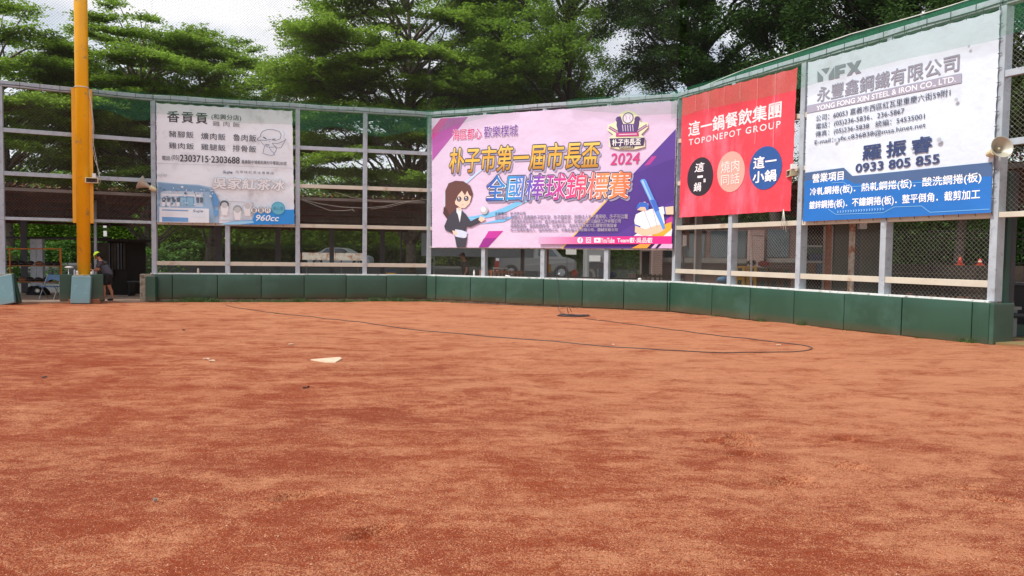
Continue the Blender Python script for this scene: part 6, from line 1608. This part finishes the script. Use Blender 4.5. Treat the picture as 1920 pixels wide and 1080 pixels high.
c = sill(fs2, 952, .06); g = MB(); g.hexa([c + Vector(v) for v in ((-.09, -.06, 0), (.09, -.08, -.02), (.10, .05, 0), (-.08, .06, 0), (-.08, -.05, .05), (.07, -.07, .03), (.09, .05, .035), (-.07, .06, .06))]); tag(g.build('towel', 'cloth_white', bevel=.015, seg=2, smooth=True), 'folded white towel on the wall top below the purple banner', 'towel')
c = sill(fs2, 889, .0); g = MB(); g.rod(c, c + Vector((0, 0, .14)), .033, 10); g.rod(c + Vector((0, 0, .14)), c + Vector((0, 0, .2)), .03, 10, .012); tag(g.build('water_bottle', 'cloth_white', smooth=True), 'clear water bottle on the wall top below the woman on the purple banner', 'bottle')
c = sill(fs2, 1200, .0); g = MB(); g.ell(c + Vector((0, 0, .035)), .06, .05, .035, 10, 6); tag(g.build('folded_cloth', 'cloth_white', smooth=True), 'small white lump on the wall top below the pink bar', 'cloth')
# stuff on the plinth of the pole
for k, (dx, h, m, nm, lb) in enumerate(((-.24, .16, 'chrome', 'water_bottle', 'clear bottle at the left edge of the plinth top'), (-.17, .13, 'cloth_white', 'water_bottle', 'short white bottle second from the left on the plinth'), (.21, .10, 'cloth_white', 'paper_cup', 'white cup on the plinth right of the pole'), (.25, .14, 'chrome', 'water_bottle', 'clear bottle at the right edge of the plinth near the hand'))):
    c = fp.p(dx, .2, .832); g = MB(); g.rod(c, c + Vector((0, 0, h * .75)), .03, 10); g.rod(c + Vector((0, 0, h * .75)), c + Vector((0, 0, h)), .028, 10, .014); tag(g.build(nm, m, smooth=False), lb, 'bottle' if 'bottle' in nm else 'cup')
g = MB(); c = fp.p(-.43, -.3, .9); g.rod((c.x, c.y, -.05), (c.x, c.y, 1.03), .012, 6); g.ell((c.x + .02, c.y, 1.05), .14, .09, .035, 10, 6)
tag(g.build('white_lamp', 'white_paint', smooth=True), 'thin stand with a flat white head left of the yellow pole', 'stand')

# ------------------------------------------------------------------ people
def skin_mesh(name, verts, edges, radii, m, parent, sub=2, root_i=0):
    me = bpy.data.meshes.new(name + '_source'); me.from_pydata([Vector(v) for v in verts], edges, [])
    o = bpy.data.objects.new(name + '_source', me); COL.objects.link(o)
    md = o.modifiers.new('skin', 'SKIN'); md.use_smooth_shade = True
    for i, r_ in enumerate(radii):
        sv = me.skin_vertices[0].data[i]; rr = r_ if isinstance(r_, tuple) else (r_, r_); sv.radius = rr; sv.use_root = (i == root_i)
    ms = o.modifiers.new('sub', 'SUBSURF'); ms.levels = sub; ms.render_levels = sub
    bpy.context.view_layer.update()
    dg = bpy.context.evaluated_depsgraph_get(); r = bpy.data.meshes.new_from_object(o.evaluated_get(dg))
    bpy.data.objects.remove(o); bpy.data.meshes.remove(me)
    r.materials.clear(); r.materials.append(MATS[m]); r.name = name
    r.polygons.foreach_set('use_smooth', [True] * len(r.polygons))
    q = bpy.data.objects.new(name, r); COL.objects.link(q); q.parent = parent
    return q
def person(loc, face, label, S=1.0, skin='skin', shirt='shirt', legw='shorts', bend=0.45, cap=None, arms='forward', shorts=True, step=.16):
    """face = heading of the body; local +x is forward; joints laid out by hand"""
    root = thing('person', loc, label, 'person'); root.rotation_euler = (0, 0, face)
    b = bend; hipz = .90 * S
    def tz(t, f=0.0): # point up the spine
        return (-.10 * b + math.sin(b) * t * S + f * math.cos(b), hipz + math.cos(b) * t * S - f * math.sin(b))
    sx, szz = tz(.46); nx_, nz_ = tz(.55); hx, hz_ = tz(.60, .03)
    V = []; E = []; Rr = []
    def add(v, r, p=None):
        V.append(v); Rr.append(r)
        if p is not None: E.append((p, len(V) - 1))
        return len(V) - 1
    pel = add((-.08 * b, 0, hipz), .10 * S); wa = add((tz(.18)[0], 0, tz(.18)[1]), .085 * S, pel); chst = add((tz(.36)[0], 0, tz(.36)[1]), .095 * S, wa)
    sh = add((sx, 0, szz), (.09 * S, .08 * S), chst); nk = add((nx_, 0, nz_), .052 * S, sh)
    h1 = add((hx + .02, 0, hz_ + .05 * S), (.06 * S, .07 * S), nk); h2 = add((hx + .05, 0, hz_ + .12 * S), (.078 * S, .09 * S), h1); h3 = add((hx + .045, 0, hz_ + .19 * S), (.065 * S, .08 * S), h2)
    hands = []; legs = []
    for s in (-1, 1):
        s0 = add((sx, s * .17 * S, szz - .01), .055 * S, sh)
        if arms == 'forward':
            el = (sx + (.10 if s > 0 else .16), s * .21 * S, szz - .27 * S); wr = (el[0] + .25 * S, s * .13 * S, el[2] + (.03 if s > 0 else -.02))
        else:
            el = (sx - .03, s * .24 * S, szz - .28 * S); wr = (sx + .08, s * .20 * S, szz - .50 * S)
        e_ = add(el, .04 * S, s0); w_ = add(wr, .027 * S, e_); d = (Vector(wr) - Vector(el)).normalized()
        pm_ = Vector(wr) + d * .07 * S; p_ = add(tuple(pm_), (.036 * S, .018 * S), w_); hands.append((Vector(wr), pm_, d, s))
        hp_ = add((-.08 * b, s * .09 * S, hipz - .06), .085 * S, pel)
        fwd = s * step
        kn = add((fwd * .55 + .02, s * .10 * S, hipz * .53), .056 * S, hp_); cf = add((fwd * .8 - .02, s * .10 * S, hipz * .36), .052 * S, kn); an = add((fwd - .03, s * .10 * S, .075), .034 * S, cf)
        ft = add((fwd + .04, s * .105 * S, .045), .035 * S, an); to = add((fwd + .14, s * .11 * S, .035), .030 * S, ft)
        legs.append((V[hp_], V[kn], V[cf], V[an], V[ft], V[to]))
    body = skin_mesh('body', V, E, Rr, skin, root)
    # fingers and thumbs
    for (w, p, d, s) in hands:
        side = d.cross(Vector((0, 0, 1))).normalized(); nrm = Vector((0, 0, -1)); g = MB()
        for k, L in enumerate((.065, .078, .072, .055)):
            o = p + side * ((k - 1.5) * .018 * S); a = o + d * L * .5 * S; c = a + d * L * .35 * S + nrm * L * .3 * S
            g.tube([o - d * .02, a, c, c + nrm * .012 + d * .006], .008 * S, 6, radii=[.009 * S, .0085 * S, .0075 * S, .005 * S])
        g.tube([w + d * .03 - side * s * .02, w + d * .06 - side * s * .045, w + d * .085 - side * s * .05 + nrm * .01], .01 * S, 6, radii=[.012 * S, .010 * S, .007 * S])
        o = MBlocal(g, 'fingers', skin, root)
    # face
    hc = Vector((hx + .05, 0, hz_ + .12 * S)); g = MB(); g.ell(hc + Vector((.098 * S, 0, -.01)), .018 * S, .012 * S, .024 * S, 8, 5)
    for s in (-1, 1): g.ell(hc + Vector((.0, s * .082 * S, .0)), .018 * S, .01 * S, .03 * S, 8, 5)
    MBlocal(g, 'nose_and_ears', skin, root)
    g = MB()
    for s in (-1, 1): g.ell(hc + Vector((.086 * S, s * .032 * S, .022 * S)), .006, .012 * S, .006 * S, 6, 4)
    g.ell(hc + Vector((.088 * S, 0, -.048 * S)), .006, .022 * S, .005 * S, 6, 4); MBlocal(g, 'eyes_and_mouth', 'hair', root)
    g = MB(); g.ell(hc + Vector((-.018, 0, .035 * S)), .098 * S, .088 * S, .095 * S, 16, 10); g.v = [v for v in g.v]
    MBlocal(g, 'hair', 'hair', root)
    # shirt
    V2 = [(tz(-.11)[0], 0, tz(-.11)[1]), (tz(.18)[0], 0, tz(.18)[1]), (tz(.36)[0], 0, tz(.36)[1]), (sx, 0, szz + .005)]; E2 = [(0, 1), (1, 2), (2, 3)]; R2 = [.165 * S, .155 * S, .16 * S, .092 * S]
    for s in (-1, 1):
        el = hands[0 if s < 0 else 1]; i = len(V2); a = Vector((sx, s * .17 * S, szz - .012)); 
        elb = V[[j for j, e in enumerate(V) if abs(e[1] - s * (.21 if arms == 'forward' else .24) * S) < 1e-6][0]]
        V2 += [tuple(a), tuple(a.lerp(Vector(elb), .68))]; E2 += [(3, i), (i, i + 1)]; R2 += [.072 * S, .062 * S]
    skin_mesh('shirt', V2, E2, R2, shirt, root)
    # shorts or trousers, then shoes
    V3 = [(-.06 * b, 0, hipz + .08), (-.08 * b, 0, hipz - .04)]; E3 = [(0, 1)]; R3 = [.15 * S, .148 * S]
    for L in legs:
        i = len(V3); end = Vector(L[1]).lerp(Vector(L[0]), .12)
        if shorts: V3 += [(L[0][0], L[0][1], L[0][2] - .03), tuple(end)]; E3 += [(1, i), (i, i + 1)]; R3 += [.102 * S, .088 * S]
        else: V3 += [(L[0][0], L[0][1], L[0][2] - .03), L[1], L[2], (L[3][0], L[3][1], .1)]; E3 += [(1, i), (i, i + 1), (i + 1, i + 2), (i + 2, i + 3)]; R3 += [.1 * S, .075 * S, .07 * S, .055 * S]
    skin_mesh('shorts' if shorts else 'trousers', V3, E3, R3, legw, root)
    for L in legs:
        a = Vector(L[3]); skin_mesh('shoe', [(a.x - .03, a.y, .05), (a.x + .05, a.y, .048), (a.x + .16, a.y, .038)], [(0, 1), (1, 2)], [(.045, .05), (.045, .045), (.042, .034)], 'shoe', root, 1)
    if cap:
        g = MB(); c = hc + Vector((0.0, 0, .045 * S)); vs = []; n = 18
        for j in range(7):
            ph = (math.pi / 2) * j / 6
            for i in range(n): th = 2 * math.pi * i / n; vs.append(c + Vector((.112 * S * math.cos(ph) * math.cos(th), .098 * S * math.cos(ph) * math.sin(th), .10 * S * math.sin(ph))))
        g.add(vs, [(j * n + i, j * n + (i + 1) % n, (j + 1) * n + (i + 1) % n, (j + 1) * n + i) for j in range(6) for i in range(n)])
        g.v = [tuple(Matrix.Rotation(b * 1.5, 3, 'Y') @ (Vector(v) - c) + c) for v in g.v]
        co = MBlocal(g, 'cap', cap, root, True)
        g = MB(); vs = []
        for i in range(9):
            th = -1.05 + 2.1 * i / 8
            for r_ in (.10, .20): vs.append((r_ * S * math.cos(th) * (1 if r_ < .15 else 1.0), .95 * r_ * S * math.sin(th) * (1 if r_ < .15 else .62), .012 - .02 * (r_ > .15) - .012 * abs(math.sin(th)))) 
        vs = vs + [(x, y, z - .008) for x, y, z in vs]; fs = []
        for i in range(8): k = 2 * i; fs += [(k, k + 2, k + 3, k + 1), (k + 18, k + 19, k + 21, k + 20), (k + 1, k + 3, k + 21, k + 19)]
        g.add([tuple(Matrix.Rotation(b * 2.0, 3, 'Y') @ Vector(v) + c) for v in vs], fs); MBlocal(g, 'cap_brim', cap, root)
    return root
def MBlocal(g, name, m, root, smooth=True):
    me = bpy.data.meshes.new(name); me.from_pydata([Vector(v) for v in g.v], [], g.f); me.materials.append(MATS[m])
    me.polygons.foreach_set('use_smooth', [smooth] * len(me.polygons)); me.update()
    o = bpy.data.objects.new(name, me); COL.objects.link(o); o.parent = root; return o
pp = on_plane(205, 573, fs0.p(0, .02, 0), fs0.n); pp.z = 0
person(Vector((pp.x - .06, pp.y, -.01)), R(188), 'person in neon yellow cap and grey shirt bending over the plinth beside the yellow pole', S=.93, bend=.5, cap='cap_neon', step=.09)
q = at(872, 520, 27.8); person(Vector((q.x, 27.8, -.03)), R(-160), 'person standing in the dark dugout below the purple banner, seen through the mesh', S=.98, bend=.08, cap='hair', arms='down', shorts=False, shirt='leather_dark', legw='shorts', step=.05)

# ------------------------------------------------------------------ grass tufts and loose gravel
def blades(name, spots, label, seed):
    rng = np.random.default_rng(seed); C = []; 
    Vs = []; n_ = 0; Fs = []
    for (x, y, z, sp, n, h) in spots:
        px_ = x + rng.normal(0, sp, n); py_ = y + rng.normal(0, sp * .5, n); th = rng.uniform(0, 6.28, n); hh = h * rng.uniform(.4, 1.2, n); ln = rng.normal(0, .5, (n, 2)) * hh[:, None]
        w = .006
        b0 = np.stack([px_ - w * np.cos(th), py_ - w * np.sin(th), np.full(n, z)], 1); b1 = np.stack([px_ + w * np.cos(th), py_ + w * np.sin(th), np.full(n, z)], 1)
        m1 = np.stack([px_ + ln[:, 0] * .4 + w * .8 * np.cos(th), py_ + ln[:, 1] * .4, z + hh * .6], 1); m0 = m1 - np.stack([1.6 * w * np.cos(th), np.zeros(n), np.zeros(n)], 1)
        t = np.stack([px_ + ln[:, 0], py_ + ln[:, 1], z + hh * .9], 1); t2 = t + .002
        V = np.stack([b0, b1, m1, m0, m0, m1, t, t2], 1).reshape(-1, 3); Vs.append(V)
        F = (np.arange(n)[:, None, None] * 8 + np.array([[0, 1, 2, 3], [4, 5, 6, 7]])[None]).reshape(-1, 4) + n_; Fs.append(F); n_ += 8 * n
    return tag(mesh_np(name, np.concatenate(Vs), np.concatenate(Fs), 'grass_blade'), label, 'grass', kind='stuff')
rnd = random.Random(4); sp_ = []
a = .3
while a < fs1.L:
    dens = 1.0 if a > 3.0 else (.5 if a > .5 else .2)
    if rnd.random() < .85: q = fs1.p(a, .30 + rnd.uniform(-.05, .09), 0); sp_.append((q.x, q.y, gz(q.x, q.y) - .005, .09, int(110 * dens * rnd.uniform(.4, 1.5)), .095 * rnd.uniform(.5, 1.2)))
    a += .11
for (x, k) in ((352, 3), (366, 3), (385, 2), (396, 2), (560, 2), (702, 2), (745, 3)): q = fs1.p(fs1.px(x, 565, .3)[0], .32, 0); sp_.append((q.x, q.y, gz(q.x, q.y), .12, 80 * k, .15))
for a in np.arange(.05, 1.6, .12): q = fs2.p(a, .30, 0); sp_.append((q.x, q.y, gz(q.x, q.y), .07, int(50 * rnd.random() * (1.7 - a)), .06))
for (x, k, h) in ((1342, 50, .07), (1427, 60, .10), (1503, 40, .16), (1592, 24, .06), (1724, 16, .05), (1806, 60, .10), (1822, 60, .09), (1300, 20, .04), (1375, 20, .04)):
    q = fs3.p(fs3.px(x, 600, .25)[0], .25, 0); sp_.append((q.x, q.y, gz(q.x, q.y), .07, k, h))
blades('grass', sp_, 'short green grass growing along the foot of the padded wall', 61)
# stones and crumbs of brick sand strewn over the near field
def gravel(n, seed):
    rng = np.random.default_rng(seed)
    r = 1.9 + 7.5 * rng.random(n) ** 1.15; th = rng.uniform(-.72, .72, n); x = r * np.sin(th) * 1.15; y = r * np.cos(th)
    z = field_z(x, y) + lumps(x, y) + print_z(x, y); s = np.clip(rng.lognormal(-6.2, .40, n), .0011, .006)
    base = np.array([[1, 0, 0], [0, 1, 0], [-1, 0, 0], [0, -1, 0], [0, 0, .8]], float)
    a = rng.uniform(0, 6.28, n); ca, sa = np.cos(a), np.sin(a)
    V = np.zeros((n, 5, 3)); jit = rng.uniform(.6, 1.3, (n, 5, 1))
    bx = base[None] * jit
    V[:, :, 0] = bx[:, :, 0] * ca[:, None] - bx[:, :, 1] * sa[:, None]; V[:, :, 1] = bx[:, :, 0] * sa[:, None] + bx[:, :, 1] * ca[:, None]; V[:, :, 2] = bx[:, :, 2]
    V = V * s[:, None, None] + np.stack([x, y, z], 1)[:, None, :]
    F = (np.arange(n)[:, None, None] * 5 + np.array([[0, 1, 4], [1, 2, 4], [2, 3, 4], [3, 0, 4]])[None]).reshape(-1, 3)
    m = bpy.data.materials.new('gravel'); m.use_nodes = True; N = m.node_tree.nodes; Lk = m.node_tree.links
    geo = N.new('ShaderNodeNewGeometry'); rp = N.new('ShaderNodeValToRGB'); rp.color_ramp.interpolation = 'LINEAR'
    e = rp.color_ramp.elements; e[0].color = srgb(136, 72, 50); e[1].color = srgb(212, 172, 142); x1 = e.new(.45); x1.color = srgb(180, 112, 84); x2 = e.new(.75); x2.color = srgb(192, 130, 98)
    Lk.new(geo.outputs['Random Per Island'], rp.inputs[0]); Lk.new(rp.outputs[0], N['Principled BSDF'].inputs['Base Color']); N['Principled BSDF'].inputs['Roughness'].default_value = .85
    MATS['gravel'] = m
    return tag(mesh_np('gravel', V.reshape(-1, 3), F, 'gravel'), 'fine loose brick gravel strewn over the near clay', 'gravel', kind='stuff')
gravel(150000, 71)
